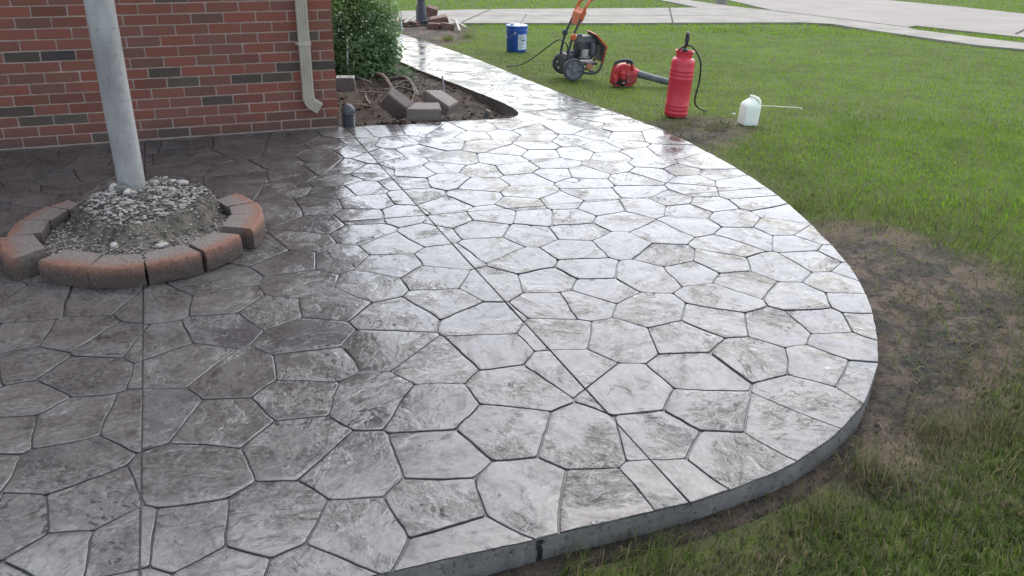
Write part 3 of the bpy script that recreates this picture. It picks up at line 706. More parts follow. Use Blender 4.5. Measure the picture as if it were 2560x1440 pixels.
def ring_block(a0, a1, ro, ri, h, label, dr=0.0, yaw=0.0):
    am = R((a0+a1)/2); half = R(abs(a1-a0)/2)-.0035
    b = MB(); k = 11; o = []; 
    for i in range(k+1):
        a = -half+2*half*i/k; o.append((ro*math.cos(a)-ri, ro*math.sin(a)))
    inn = [(ri*math.cos(half*.93)-ri, ri*math.sin(half*.93)), (ri*math.cos(half*.93)-ri, -ri*math.sin(half*.93))]
    poly = o+inn; n = len(poly)
    # outer face battered and rough
    v = []; f = []
    lev = [(0, 0.0), (.2, .003), (.4, .004), (.6, .003), (.78, .001), (.92, -.004), (1.0, -.012)]
    for t, dd in lev:
        for i, (x, y) in enumerate(poly):
            L = math.hypot(x+ri, y); w = 1 if i <= k else 0
            x2 = x+dd*w*(1 if w else 0)+(.018*(float(fbm(i*1.1+a0, t*7, 77, 3))-.44) if w else 0)
            v.append((x2, y, h*t+(random.uniform(-.0015, .0015) if t > .9 else 0)))
    for j in range(len(lev)-1):
        for i in range(n): f.append((j*n+i, j*n+(i+1) % n, (j+1)*n+(i+1) % n, (j+1)*n+i))
    f += [tuple(range(n-1, -1, -1)), tuple((len(lev)-1)*n+i for i in range(n))]
    b.add(v, f); o_ = b.build('paver_block', M_RING, None, 28, .0025, 1)
    o_.location = RC+Vector((math.cos(am)*(ri+dr), math.sin(am)*(ri+dr), .001)); o_.rotation_euler = (random.uniform(-.012, .012), random.uniform(-.012, .012), am+yaw)
    return tag(o_, label, 'paver block', 'blocks of the planter ring')
ring_block(-116, -90, .575, .425, .100, 'leftmost of the four front planter ring blocks, reddish and sound', -.012)
ring_block(-90, -66.5, .575, .43, .098, 'front planter ring block just left of the saw cut, red rim')
ring_block(-66, -41.5, .57, .43, .100, 'front planter ring block just right of the saw cut, orange red rim')
ring_block(-40.5, -17, .57, .43, .103, 'last front planter ring block on the right, before the gap', 0, .04)
ring_block(-9.5, 13, .58, .42, .105, 'right planter ring block whose broad end faces the gap', .005)
ring_block(13.4, 32, .58, .43, .100, 'middle block of the planter ring on its right side')
ring_block(32.8, 52, .57, .42, .097, 'rearmost block on the right side of the planter ring')
ring_block(-123, -151, .60, .45, .112, 'big left planter ring block with chipped corner, standing out of line', .02, -.05)
ring_block(-153, -176, .58, .43, .104, 'second planter ring block up the left side, behind the chipped one')
ring_block(-177, -197, .575, .43, .100, 'third planter ring block up the left side')
ring_block(-197.5, -209, .56, .43, .098, 'small rear block of the planter ring, partly behind the mound')

M_MOUND = soil_mat('mound_soil', (.070, .062, .053), (.150, .130, .102), (.030, .027, .024))
M_PEB = noisy('pale_pebble', (.20, .175, .15), (.36, .325, .285), 14, .8, .4, 60, .004)
M_PEBD = noisy('grey_pebble', (.095, .085, .075), (.165, .148, .13), 14, .8, .4, 60, .004)
M_TAN = noisy('tan_cobble', (.20, .16, .135), (.28, .23, .20), 10, .75, .2, 80, .003)
MC = (-1.86, 4.07)
def moundz(x, y):
    dx, dy = x-MC[0], y-MC[1]; a = np.arctan2(dy, dx); r = np.hypot(dx/1.0, dy/1.02)
    lim = .372+.05*(vnoise(a*2.2+9, a*0, 81)-.5)+.03*(vnoise(a*6+9, a*0, 83)-.5)
    top = .175-.16*np.clip(r-.05, 0, 1)**1.3*1.1+.012*np.sin(a*2+1)
    t = sstep(1.03, .80, r/lim) if False else 1-sstep(.80, 1.03, r/lim)
    rr = np.hypot(x-RC.x, y-RC.y)
    return (.062-.02*sstep(.2, .5, rr))*(1-t)+top*t + .105*(fbm(x*8, y*8, 85, 5)-.47)*(.22+t) + .022*(fbm(x*40, y*40, 87, 3)-.47)
mound = grid_mesh('soil_mound', np.arange(RC.x-.56, RC.x+.57, .012), np.arange(RC.y-.56, RC.y+.64, .012), moundz, M_MOUND, lambda x, y: np.hypot(x-RC.x, y-RC.y) < .50)
tag(mound, 'heap of gravelly grey soil packed round the post inside the ring', 'soil mound')
gv = MB(); gd = MB()
def small_rock(b, x, y, z, r, rr):
    q = [Vector((rr.gauss(0, 1), rr.gauss(0, 1), rr.gauss(0, 1))).normalized() for _ in range(1)]
    sx, sy, sz = r*rr.uniform(.8, 1.4), r*rr.uniform(.7, 1.1), r*rr.uniform(.5, .85); az = rr.uniform(0, 6.28); ca, sa = math.cos(az), math.sin(az)
    P = [(1, 0, 0), (-1, 0, 0), (0, 1, 0), (0, -1, 0), (0, 0, 1), (0, 0, -1), (.62, .6, .5), (-.6, .62, .45), (.6, -.6, .5), (-.6, -.6, .5)]
    F = [(0, 2, 6), (2, 4, 6), (4, 0, 6), (2, 1, 7), (1, 4, 7), (4, 2, 7), (0, 4, 8), (4, 3, 8), (3, 0, 8), (1, 3, 9), (3, 4, 9), (4, 1, 9), (2, 0, 5), (1, 2, 5), (3, 1, 5), (0, 3, 5)]
    v = []
    for p in P:
        k = rr.uniform(.8, 1.15); a, c, d = p[0]*sx*k, p[1]*sy*k, p[2]*sz*k; v.append((x+a*ca-c*sa, y+a*sa+c*ca, z+d))
    b.add(v, F)
rr = random.Random(5)
for i in range(5200):
    a = rr.uniform(0, 6.283); rad = .47*math.sqrt(rr.random()); x, y = RC.x+rad*math.cos(a), RC.y+.05+rad*math.sin(a)*1.04
    if math.hypot(x-RC.x, y-RC.y) > .45: continue
    rm = math.hypot(x-MC[0], y-MC[1]); z = float(moundz(np.array(x), np.array(y)))
    if .27 < rm < .375 and y < MC[1]+.12 and rr.random() < .55: continue      # steep dark flank keeps bare soil
    s = rr.choice([.0035, .0045, .006, .008, .011]) if rm < .3 else rr.choice([.003, .004, .0055, .007])
    small_rock(gv if rr.random() < .62 else gd, x, y, z+s*.3, s, rr)
for i in range(420):
    a = rr.uniform(0, 6.283); rad = .27*math.sqrt(rr.random()); x, y = MC[0]+rad*math.cos(a), MC[1]+rad*math.sin(a)
    if math.hypot(x+1.968, y-4.193) < .07: continue
    s = rr.uniform(.007, .017); small_rock(gv if rr.random() < .75 else gd, x, y, float(moundz(np.array(x), np.array(y)))+s*.35, s, rr)
tag(gv.build('gravel', M_PEB, None, None), 'pale gravel strewn over the mound and inside the ring', 'gravel', None, 'stuff')
tag(gd.build('gravel', M_PEBD, None, None), 'darker gravel grains mixed into the mound', 'gravel', None, 'stuff')
def pebble(x, y, r, label, mat=M_PEB, seed=0, dz=.4, rot=0):
    z = float(moundz(np.array(x), np.array(y)))
    o = MB().rock((0, 0, 0), r, seed, None, .34).build('pebble', mat, None, 18); o.location = (x, y, z+r[2]*dz); o.rotation_euler = (0, 0, rot)
    return tag(o, label, 'pebble', 'larger pebbles on the mound')
M_PEBL = noisy('white_pebble', (.30, .27, .235), (.44, .41, .37), 14, .8, .4, 60, .004)
pebble(-1.853, 3.66, (.024, .017, .015), 'pale round pebble lying just behind the front left ring blocks', M_PEBL, 1)
pebble(-1.650, 3.70, (.028, .020, .016), 'pale pebble lying behind the orange rimmed ring block', M_PEBL, 2, .5)
pebble(-1.765, 3.95, (.018, .012, .018), 'round grey pebble stuck in the front face of the mound', M_PEBD, 3, .3)
pebble(-1.885, 4.44, (.018, .016, .026), 'upright pointed white stone on the mound crest', M_PEBL, 4, .7)
pebble(-1.835, 4.40, (.024, .018, .018), 'white stone right of the pointed one on the crest', M_PEBL, 5, .7)
pebble(-1.775, 4.36, (.036, .020, .015), 'long flat white stone at the right of the crest', M_PEBL, 6, .7)
pebble(-2.010, 4.085, (.026, .020, .018), 'white pebble at the left front foot of the post', M_PEBL, 7, .6)
pebble(-1.935, 4.060, (.022, .018, .018), 'white pebble right in front of the post', M_PEBL, 8, .6)
pebble(-1.965, 4.075, (.030, .020, .020), 'broad pale pebble touching the post foot', M_PEBD, 9, .5)
pebble(-1.90, 4.00, (.020, .016, .014), 'small pale pebble on the slope below the post', M_PEBL, 10, .5)
pebble(-1.78, 4.24, (.026, .016, .014), 'pale stone on the mound top right of the post', M_PEBL, 12, .6)
pebble(-2.075, 4.215, (.034, .026, .036), 'dark grey angular stone leaning by the left of the post', M_PEBD, 11, .6)
o = MB().rock((0, 0, 0), (.062, .045, .040), 14, None, .10).build('cobble', M_TAN, None, 60); o.location = (-1.962, 4.43, float(moundz(np.array(-1.962), np.array(4.43)))+.035)
tag(o, 'smooth tan cobble behind the post on the mound', 'cobble')
M_TWIG = noisy('dry_twig', (.12, .09, .065), (.22, .18, .14), 30, .9, .3)
def twig(P, r, label, mat=M_TWIG, name='twig', cat='twig', group=None, n=7, taper=.5):
    S = spline(P, 5); L = len(S)
    o = MB().tube([tuple(p) for p in S], [r*(1-taper*i/(L-1))*(1+.12*math.sin(i*2.1)) for i in range(L)], n).build(name, mat, None, 60)
    return tag(o, label, cat, group)
def mz(x, y, d=.01): return (x, y, float(moundz(np.array(x), np.array(y)))+d)
twig([mz(-2.19, 4.02, .012), mz(-2.12, 4.10, .03), mz(-2.05, 4.20, .035)], .0035, 'lower dry twig lying on the left of the mound', group='twigs on the mound')
twig([mz(-2.21, 4.10, .015), mz(-2.14, 4.20, .05), mz(-2.08, 4.30, .06), (-2.06, 4.34, .26)], .003, 'upper dry twig with upturned end left of the post', group='twigs on the mound')

# ------------------------------------------------------------------ garden bed contents
def bz(x, y): return float(bedz(np.array([x]), np.array([y]))[0])
M_BLOCK = ringblock_mat('brown_wall_block', (.225, .190, .165), (.185, .150, .130), (.105, .085, .074))
def wall_block(W=.27, W2=.19, D=.19, Hh=.092):
    b = MB().prism([(-W/2, -D/2), (W/2, -D/2), (W2/2, D/2), (-W2/2, D/2)], -Hh/2, Hh/2)
    me = b.mesh('wall_block', M_BLOCK, 30, .007, 2); return me
WB = wall_block()
for loc, rot, lab in [((-.695, 6.53, .02), (R(3), R(-2), R(-3)), 'brown wall block lying flat in front of the other two'),
                      ((-.925, 6.60, .050), (R(-42), R(40), R(20)), 'brown wall block tipped up on its corner, leftmost of three'),
                      ((-.60, 6.85, .022), (R(-4), R(22), R(-32)), 'brown wall block slanting behind the flat one, by the stake')]:
    o = link('wall_block', WB); o.location = loc; o.rotation_euler = rot; tag(o, lab, 'wall block', 'loose wall blocks in the bed')
M_LITE = noisy('pale_cut_top', (.40, .36, .32), (.50, .46, .42), 10, .8, .3)
wb = thing('edging_block', 'brown edging block with pale top beside the house wall', 'block', (-1.60, 8.05, bz(-1.6, 8.05)), (0, 0, R(6)))
MB().box((0, 0, .05), (.17, .10, .13)).build('body', M_BLOCK, wb, 30, .006); MB().box((0, 0, .121), (.168, .098, .014)).build('top', M_LITE, wb, 30, .004)
MB().box((.045, -.01, .1285), (.05, .016, .003)).box((-.05, 0, .1285), (.02, .014, .003)).build('slots', M_STAIN, wb, None)
# corrugated drain pipe
M_DRAIN = noisy('dusty_black_plastic', (.045, .047, .053), (.085, .088, .098), 20, .5, .1)
M_BLACK = noisy('black_plastic', (.018, .019, .022), (.035, .036, .042), 20, .45, .1)
dp = thing('drain_pipe', 'black corrugated drain pipe stub at the house corner', 'drain pipe', (-1.228, 6.19, bz(-1.228, 6.19)-.045), (R(8), R(3), 0))
pr = []
for k in range(7):
    z = .0225*k; pr += [(.037, z), (.048, z+.004), (.048, z+.012), (.037, z+.0165)]
MB().lathe(pr, 28).build('ribbed_pipe', M_DRAIN, dp, 30)
MB().lathe([(.043, .156), (.049, .160), (.050, .185), (.046, .196), (.030, .215), (.016, .226), (.0, .229)], 28).build('end_cap', M_DRAIN, dp, 35)
# white irrigation pipe with elbow
M_PVC = noisy('white_pvc', (.70, .71, .70), (.80, .81, .80), 12, .4, .1)
px_, py_ = -1.70, 8.70; z0 = bz(px_, py_)+.02
pv = thing('water_pipe', 'thin white plastic pipe rising beside the shrub to an elbow', 'pipe', (px_, py_, z0))
MB().tube([(0, 0, .0), (.004, 0, .15), (.012, .0, .34)], .0105, 12).build('riser', M_PVC, pv, 50)
MB().tube([(0, 0, .05), (0, 0, -.005)], .0155, 14).tube([(0, 0, -.004), (.03, -.02, -.014)], .0155, 14).build('elbow', M_PVC, pv, 40)
MB().tube([(.02, -.014, -.012), (.15, -.13, -.02), (.27, -.24, -.03)], .0105, 12).build('lateral', noisy('dirty_pvc', (.22, .20, .18), (.34, .32, .30), 12, .5, .1), pv, 50)
# steel stake
M_STEEL = noisy('galvanised', (.30, .30, .31), (.42, .42, .43), 18, .45, .2, metal=.4)
sk = MB().tube([(0, 0, -.05), (-.002, 0, .1), (-.010, 0, .205), (-.010, 0, .215)], [.0085, .0085, .0085, .006], 12).build('stake', M_STEEL, None, 50)
sk.location = (-.655, 7.72, bz(-.655, 7.72)); tag(sk, 'straight grey metal stake standing in the bed by the walk', 'stake')
# sprinkler head
M_GRNPL = noisy('weathered_plastic', (.075, .085, .075), (.13, .14, .125), 20, .6, .2)
sp = thing('sprinkler_head', 'tilted grey green sprinkler head at the narrow end of the bed', 'sprinkler', (-.262, 6.735, bz(-.262, 6.735)-.03), (R(-8), R(24), 0))
MB().lathe([(.020, 0), (.020, .085)], 20).build('body', M_GRNPL, sp, 40); MB().lathe([(.0235, .084), (.025, .09), (.025, .104), (.018, .110), (.0, .110)], 20).build('cap', M_GRNPL, sp, 40)
# roots and sticks
M_ROOT = noisy('root_bark', (.085, .068, .055), (.20, .165, .135), 22, .95, .7, 60, .006, stretch=(1, 1, .4))
def bp(x, y, d=.02): return (x, y, bz(x, y)+d)
G = 'dug up roots and sticks in the bed'
twig([bp(-1.43, 8.75, .05), bp(-1.30, 8.42, .06), bp(-1.20, 8.15, .04), bp(-1.13, 7.90, .0)], .030, 'thick pale dug up root sloping towards the camera', M_ROOT, 'root', 'root', G, 9, .35)
twig([bp(-1.23, 8.48, .03), bp(-1.10, 8.42, .07), bp(-.99, 8.08, .06), bp(-.93, 7.86, .0)], .022, 'arched root nearest the walkway edge', M_ROOT, 'root', 'root', G, 9, .3)
twig([bp(-1.15, 8.12, .03), bp(-1.05, 8.20, .05), bp(-.95, 8.0, .04), bp(-.90, 7.80, .0)], .016, 'short bent root under the arched one', M_ROOT, 'root', 'root', G, 8, .3)
twig([bp(-1.22, 7.86, .015), bp(-1.08, 7.93, .035), bp(-.95, 7.90, .02)], .013, 'thin root lying across the end of the thick one', M_ROOT, 'root', 'root', G, 8, .3)
twig([bp(-1.40, 7.64, .03), bp(-1.25, 7.63, .035), bp(-1.06, 7.60, .03)], .010, 'long straight stick behind the tipped block', M_TWIG, 'stick', 'stick', G, 8, .3)
twig([bp(-.90, 7.30, .015), bp(-.895, 7.42, .06), bp(-.88, 7.55, .10)], .007, 'short stick poking up between the blocks and roots', M_TWIG, 'stick', 'stick', G, 7, .4)
twig([bp(-1.50, 8.90, .04), bp(-1.38, 8.82, .07), bp(-1.22, 8.70, .05)], .014, 'flat grey stick at the foot of the shrub', M_ROOT, 'stick', 'stick', G, 8, .3)
twig([bp(-.49, 6.57, .012), bp(-.42, 6.50, .015), bp(-.345, 6.44, .01)], .005, 'small stick lying at the front edge of the bed', M_TWIG, 'stick', 'stick', G, 7, .4)
twig([bp(-1.32, 7.45, .06), bp(-1.30, 7.40, .02), bp(-1.24, 7.25, .0)], .018, 'stubby broken root left of the tipped block', M_ROOT, 'root', 'root', G, 8, .4)
# clods and wood chips
cl = MB(); ch = MB(); rr = random.Random(9); k = 0
while k < 1100:
    x, y = rr.uniform(-2.2, .05), rr.uniform(6.1, 9.3)
    if not inpoly(np.array([x]), np.array([y]), BEDP)[0]: continue
    k += 1; z = bz(x, y)
    if rr.random() < .72: s = rr.choice([.003, .004, .005, .007, .010, .016, .022]); small_rock(cl, x, y, z+s*.4, s, rr)
    else:
        a = rr.uniform(0, 3.14); L = rr.uniform(.012, .05); ch.tube([(x, y, z+.006), (x+L*math.cos(a), y+L*math.sin(a), z+rr.uniform(.004, .02))], rr.uniform(.0018, .004), 4)
for poly, cnt in ((SOIL_A, 260), (SOIL_B, 160), (SOIL_C, 140)):
    P = smooth_poly(poly, 2); xs_ = [p[0] for p in P]; ys_ = [p[1] for p in P]; k = 0
    while k < cnt:
        x, y = rr.uniform(min(xs_), max(xs_)), rr.uniform(min(ys_), max(ys_))
        if not inpoly(np.array([x]), np.array([y]), P)[0]: continue
        k += 1; s = rr.choice([.002, .003, .004, .006, .010]); small_rock(cl, x, y, float(ground(x, y))+.012+s*.3, s, rr)
tag(cl.build('soil_clods', noisy('clod_soil', (.060, .047, .037), (.105, .080, .060), 9, .95, .5, 60, .005, spec=.1), None, None), 'loose clods of brown soil in the bed and on bare patches', 'soil clods', None, 'stuff')
tag(ch.build('wood_chips', M_TWIG, None, None), 'small wood chips and rootlets scattered over the bed', 'wood chips', None, 'stuff')

# ------------------------------------------------------------------ leaves
def col_mat(name, rough=.5, trans=.35, spec=.3):
    t = NT(name); a = t.n('ShaderNodeAttribute', attribute_name='Col'); b = t.n('ShaderNodeBsdfPrincipled'); t.l(a.outputs['Color'], b.inputs['Base Color'])
    b.inputs['Roughness'].default_value = rough; b.inputs['Specular IOR Level'].default_value = spec
    tr = t.n('ShaderNodeBsdfTranslucent'); t.l(a.outputs['Color'], tr.inputs['Color']); mx = t.n('ShaderNodeMixShader'); mx.inputs[0].default_value = trans
    t.l(b.outputs[0], mx.inputs[1]); t.l(tr.outputs[0], mx.inputs[2]); t.l(mx.outputs[0], t.out.inputs[0]); return t.m
M_LEAF = col_mat('shrub_leaf', .45, .40, .35); M_GRASS = col_mat('grass_blade', .6, .50, .12)
def raw_mesh(name, V, tris, cols, mat):
    me = bpy.data.meshes.new(name); V = np.asarray(V, np.float32); tris = np.asarray(tris, np.int32)
    me.vertices.add(len(V)); me.vertices.foreach_set('co', V.reshape(-1)); me.loops.add(tris.size); me.loops.foreach_set('vertex_index', tris.reshape(-1))
    me.polygons.add(len(tris)); me.polygons.foreach_set('loop_start', np.arange(0, tris.size, 3, dtype=np.int32))
    at = me.attributes.new('Col', 'FLOAT_COLOR', 'POINT'); c4 = np.ones((len(V), 4), np.float32); c4[:, :3] = cols; at.data.foreach_set('color', c4.reshape(-1))
    me.update(calc_edges=True); me.materials.append(mat); return me
def leaves(P, N, size, cols):
    n = len(P); g = rng.normal(0, 1, (n, 3)); d = g-N*np.sum(g*N, 1)[:, None]; d /= np.linalg.norm(d, axis=1)[:, None]; s = np.cross(N, d)
    L = size[:, None]; w = L*.30
    V = np.stack([P, P+d*L*.45+s*w+N*L*.10, P+d*L, P+d*L*.45-s*w+N*L*.10], 1)
    T = np.array([[0, 1, 2], [0, 2, 3]]); tris = (np.arange(n)[:, None, None]*4+T[None]).reshape(-1, 3)
    return V.reshape(-1, 3), tris, np.repeat(cols, 4, 0)
shrub = thing('shrub', 'dense green leafy shrub growing beside the house corner', 'shrub', (-1.75, 9.25, float(terr(9.25))-.05))
lob = [((-.05, .05, .42), (.52, .55, .50), 3000), ((.10, -.30, .20), (.36, .36, .36), 2200), ((.24, -.05, .55), (.30, .36, .42), 2000), ((-.25, -.15, .75), (.45, .45, .45), 2200), ((.22, -.42, .02), (.32, .30, .22), 1500), ((.0, .1, 1.0), (.4, .4, .4), 900), ((-.35, -.45, .35), (.30, .35, .5), 1500), ((.32, -.25, .26), (.24, .24, .22), 1100)]
Ps, Ns = [], []
for c, r_, cnt in lob:
    cnt = int(cnt*1.7)
    g = rng.normal(0, 1, (cnt, 3)); g /= np.linalg.norm(g, axis=1)[:, None]; rad = rng.uniform(.30, 1.03, cnt)**.5
    wob = 1+.22*(fbm(g[:, 0]*3+c[0]*7, g[:, 1]*3+g[:, 2]*2, 91)-.47)*2
    Ps.append(np.array(c)+g*np.array(r_)*(rad*wob)[:, None]); Ns.append(g*.6+rng.normal(0, .55, (cnt, 3))+np.array([0, 0, .55]))
for (a, b) in [((.30, -.45, .02), (.66, -.50, .16)), ((.28, -.40, .10), (.58, -.42, .34)), ((.26, -.35, .2), (.52, -.30, .46)), ((.35, -.5, -.04), (.78, -.58, .06)), ((.3, -.55, -.05), (.60, -.70, .02)), ((.2, -.1, .5), (.50, -.12, .66)), ((.34, -.40, .0), (.70, -.38, .10))]:
    t = rng.uniform(0, 1, 110)[:, None]; Ps.append(np.array(a)*(1-t)+np.array(b)*t+rng.normal(0, .022, (110, 3))); Ns.append(rng.normal(0, .7, (110, 3))+np.array([0, 0, .8]))
P_ = np.concatenate(Ps); N_ = np.concatenate(Ns); N_ /= np.linalg.norm(N_, axis=1)[:, None]
keep = P_[:, 2] > -.18; P_, N_ = P_[keep], N_[keep]; n = len(P_)
mixv = np.clip(fbm(P_[:, 0]*6, P_[:, 2]*6+P_[:, 1]*3, 95)+rng.normal(0, .12, n), 0, 1)[:, None]; up_ = sstep(.45, .95, P_[:, 2])[:, None]
cols = np.array([.090, .165, .072])*(1-mixv)+np.array([.215, .330, .140])*mixv; cols = cols*(1-.5*up_)+np.array([.25, .36, .06])*.5*up_
link('foliage', raw_mesh('foliage', *leaves(P_, N_, rng.uniform(.026, .052, n), cols), M_LEAF), shrub)
for (a, b, c) in [((0, 0, -.08), (-.05, .02, .3), (-.2, 0, .8)), ((.05, -.1, -.08), (.12, -.2, .2), (.2, -.25, .6)), ((.08, -.15, -.08), (.3, -.4, .02), (.62, -.5, .14)), ((.02, .05, -.08), (.2, .0, .3), (.3, -.02, .8)), ((.1, -.2, -.08), (.3, -.35, .15), (.5, -.36, .36)), ((.12, -.25, -.1), (.4, -.48, .0), (.74, -.57, .05))]:
    MB().tube([tuple(p) for p in spline([a, b, c], 5)], [.011-.0007*i for i in range(11)], 7).build('stem', M_ROOT, shrub, 60)

# ------------------------------------------------------------------ lamp post and the rubble round it
M_LAMP = noisy('dark_grey_paint', (.055, .060, .068), (.085, .09, .10), 10, .45, .2)
lp = thing('lamp_post', 'dark grey lamp post with flared base at the end of the walk', 'lamp post', (-1.625, 14.95, float(terr(14.95))-.02))
MB().lathe([(.12, 0), (.12, .03), (.108, .045), (.108, .10), (.098, .11), (.092, .14), (.064, .42), (.070, .43), (.070, .45), (.058, .46), (.056, .50)], 16).build('base', M_LAMP, lp, 30)
MB().lathe([(.050, .48), (.050, 1.9)], 20).build('shaft', M_LAMP, lp, 40)
MB().lathe([(.06, 1.9), (.09, 1.93), (.12, 2.2), (.15, 2.22), (.03, 2.33), (.0, 2.36)], 8).build('lantern', M_LAMP, lp, 30)
M_RUB = ringblock_mat('red_rubble', (.22, .135, .105), (.19, .10, .075), (.10, .075, .062))
def rubble(x, y, d, rot, label, mat=M_RUB, seed=0, name='broken_stone', cat='stone', up=.5):
    b = MB().box((0, 0, 0), d); rr_ = random.Random(seed)
    me = b.mesh(name, mat, 30, min(d)*.12, 2)
    for v in me.vertices: v.co += Vector([rr_.uniform(-.06, .06)*q for q in d])
    o = link(name, me); o.location = (x, y, float(terr(y))-.02+d[2]*up); o.rotation_euler = rot; return tag(o, label, cat, 'rubble round the lamp post')
rubble(-1.33, 14.85, (.30, .22, .17), (R(6), R(-8), R(10)), 'largest red brown stone, right of the lamp post', seed=1)
rubble(-1.36, 14.35, (.20, .16, .10), (0, 0, R(-6)), 'reddish stone in front of the lamp post, left of two', seed=2)
rubble(-1.14, 14.30, (.20, .16, .11), (0, R(5), R(12)), 'reddish stone in front of the lamp post, right of two', seed=3)
rubble(-1.98, 14.75, (.36, .26, .06), (R(4), R(-9), R(8)), 'flat brown slab leaning left of the lamp post', seed=4, up=.9)
rubble(-1.80, 14.80, (.30, .24, .06), (R(-6), R(7), R(-20)), 'second flat slab overlapping between slab and lamp post', seed=5, up=1.1)
rubble(-1.71, 15.35, (.10, .16, .34), (R(5), R(4), R(5)), 'upright brown stone behind the lamp post on its left', seed=6)
rubble(-1.50, 15.30, (.20, .12, .30), (R(8), R(14), R(-8)), 'leaning brown stone behind the lamp post on its right', seed=7)
rubble(-1.98, 14.35, (.22, .18, .10), (0, 0, R(20)), 'dark stone half sunk in front of the brown slabs', M_BLOCK, 8)
M_LATH = noisy('pale_lath', (.42, .38, .33), (.54, .50, .44), 12, .8, .2)
def lath(a, b, label, w=.035):
    a = Vector((a[0], a[1], float(terr(a[1]))+a[2])); b = Vector((b[0], b[1], float(terr(b[1]))+b[2])); d = b-a
    o = MB().box((0, 0, 0), (d.length, w, .018)).build('lath', M_LATH, None, 30, .003); o.location = (a+b)/2; o.rotation_euler = d.to_track_quat('X', 'Z').to_euler()
    tag(o, label, 'lath', 'pale laths in the rubble')
lath((-1.86, 14.55, .06), (-1.72, 14.75, .16), 'short pale lath propped on the slabs left of the lamp post', .06)
lath((-1.12, 14.95, .11), (-.86, 14.65, .0), 'pale lath sloping down from the big red stone'); lath((-1.02, 14.5, .13), (-.92, 14.0, .0), 'pale lath leaning on the front right red stone')
o = MB().tube([(0, 0, -.03), (0, 0, .16), (.01, 0, .24)], .012, 8).build('marker_pipe', M_PVC, None, 50); o.location = (-1.80, 13.75, float(terr(13.75))-.02); o.rotation_euler = (0, R(-4), 0)
tag(o, 'thin pale pipe standing at the walk edge before the rubble', 'pipe')

# ------------------------------------------------------------------ blue pail
def gz(x, y): return float(ground(x, y))
M_BLUE = scuffed('blue_enamel', (.018, .085, .36), (.022, .10, .42), .32, (.20, .25, .36), .4)
M_LID = noisy('pale_blue_lid', (.32, .40, .52), (.42, .50, .62), 8, .35, 0); M_PAPER = noisy('label_paper', (.58, .62, .64), (.66, .70, .72), 6, .6, 0); M_INK = noisy('label_ink', (.10, .14, .22), (.14, .18, .26), 6, .6, 0)
bk = thing('paint_pail', 'blue metal pail with pale lid and white label on the lawn', 'pail', (-.015, 11.42, gz(-.015, 11.42)+.015))
MB().lathe([(.128, 0), (.130, .004), (.134, .26), (.1385, .265), (.1385, .272), (.135, .277), (.137, .312), (.143, .316), (.143, .326), (.137, .328), (.130, .322)], 40).build('body', M_BLUE, bk, 30)
MB().lathe([(.136, .319), (.120, .3245), (.118, .331), (.0, .333)], 40).build('lid', M_LID, bk, 30)
MB().lathe([(.026, .330), (.026, .352), (.022, .356), (.0, .356)], 20, Matrix.Translation((-.060, -.04, 0))).build('spout_cap', M_LID, bk, 35)
def curved(a0, a1, z0, z1, r, n=10):
    v = []; f = []
    for i in range(n+1):
        a = R(a0+(a1-a0)*i/n); v += [(r*math.cos(a), r*math.sin(a), z0), (r*math.cos(a), r*math.sin(a), z1)]
    for i in range(n): f.append((2*i, 2*i+2, 2*i+3, 2*i+1))
    return v, f
lb = MB().add(*curved(-82, -22, .035, .225, .1352)).build('label', M_PAPER, bk, 60)
tx = MB()
for k, (z, a, b, hh) in enumerate([(.205, -78, -45, .006), (.190, -78, -30, .004), (.178, -78, -36, .004), (.166, -78, -33, .004), (.140, -66, -32, .018), (.118, -78, -30, .004), (.106, -78, -40, .004), (.094, -78, -34, .004), (.070, -78, -48, .005), (.056, -78, -38, .004)]): tx.add(*curved(a, b, z, z+hh, .1357))
tx.build('label_print', M_INK, lb, None)
MB().lathe([(.016, 0), (.014, .008), (.0, .009)], 14, Matrix.Translation((-.02, -.134, .245)) @ Matrix.Rotation(R(90), 4, 'X')).build('handle_ear', M_STEEL, bk, 35)
MB().tube([tuple(p) for p in spline([(-.02, -.142, .245), (-.10, -.13, .19), (-.14, -.02, .18), (-.10, .10, .20), (0, .137, .245)], 6)], .0028, 6).build('bail_handle', M_STEEL, bk, 60)
st_ = MB().tube([(0, 0, 0), (.075, .02, .125)], .006, 8).tube([(.071, .019, .118), (.082, .022, .137)], .010, 8).build('stirring_stick', noisy('pale_wood', (.55, .52, .44), (.65, .62, .54), 8, .7, 0), None, 40)
st_.location = (.02, 11.42, gz(.02, 11.42)+.34); tag(st_, 'pale stirring stick resting on the lid of the blue pail', 'stick')

# ------------------------------------------------------------------ pressure washer
M_DGREY = scuffed('charcoal_plastic', (.030, .034, .038), (.055, .060, .066), .5, (.19, .18, .17), .5); M_MGREY = scuffed('grey_engine', (.070, .072, .078), (.115, .118, .125), .5, (.25, .24, .22), .5)
M_ORANGE = scuffed('orange_paint', (.52, .115, .030), (.62, .150, .045), .45, (.40, .26, .18), .5); M_RUST = noisy('dusty_orange', (.30, .12, .07), (.42, .17, .09), 12, .6, .2)
M_SILV = noisy('muffler_metal', (.34, .34, .34), (.46, .46, .46), 16, .4, .3, metal=.3); M_TYRE = noisy('dusty_tyre', (.055, .058, .066), (.09, .093, .10), 16, .8, .3); M_HUBC = noisy('dusty_rim', (.13, .14, .155), (.19, .20, .22), 12, .6, .2)
M_HOSE = noisy('black_hose', (.020, .026, .022), (.035, .042, .036), 14, .45, 0)
pw = thing('pressure_washer', 'orange and black petrol pressure washer on two wheels with upright handle', 'pressure washer', (.573, 8.82, gz(.573, 8.82)+.018), (0, 0, R(15)))
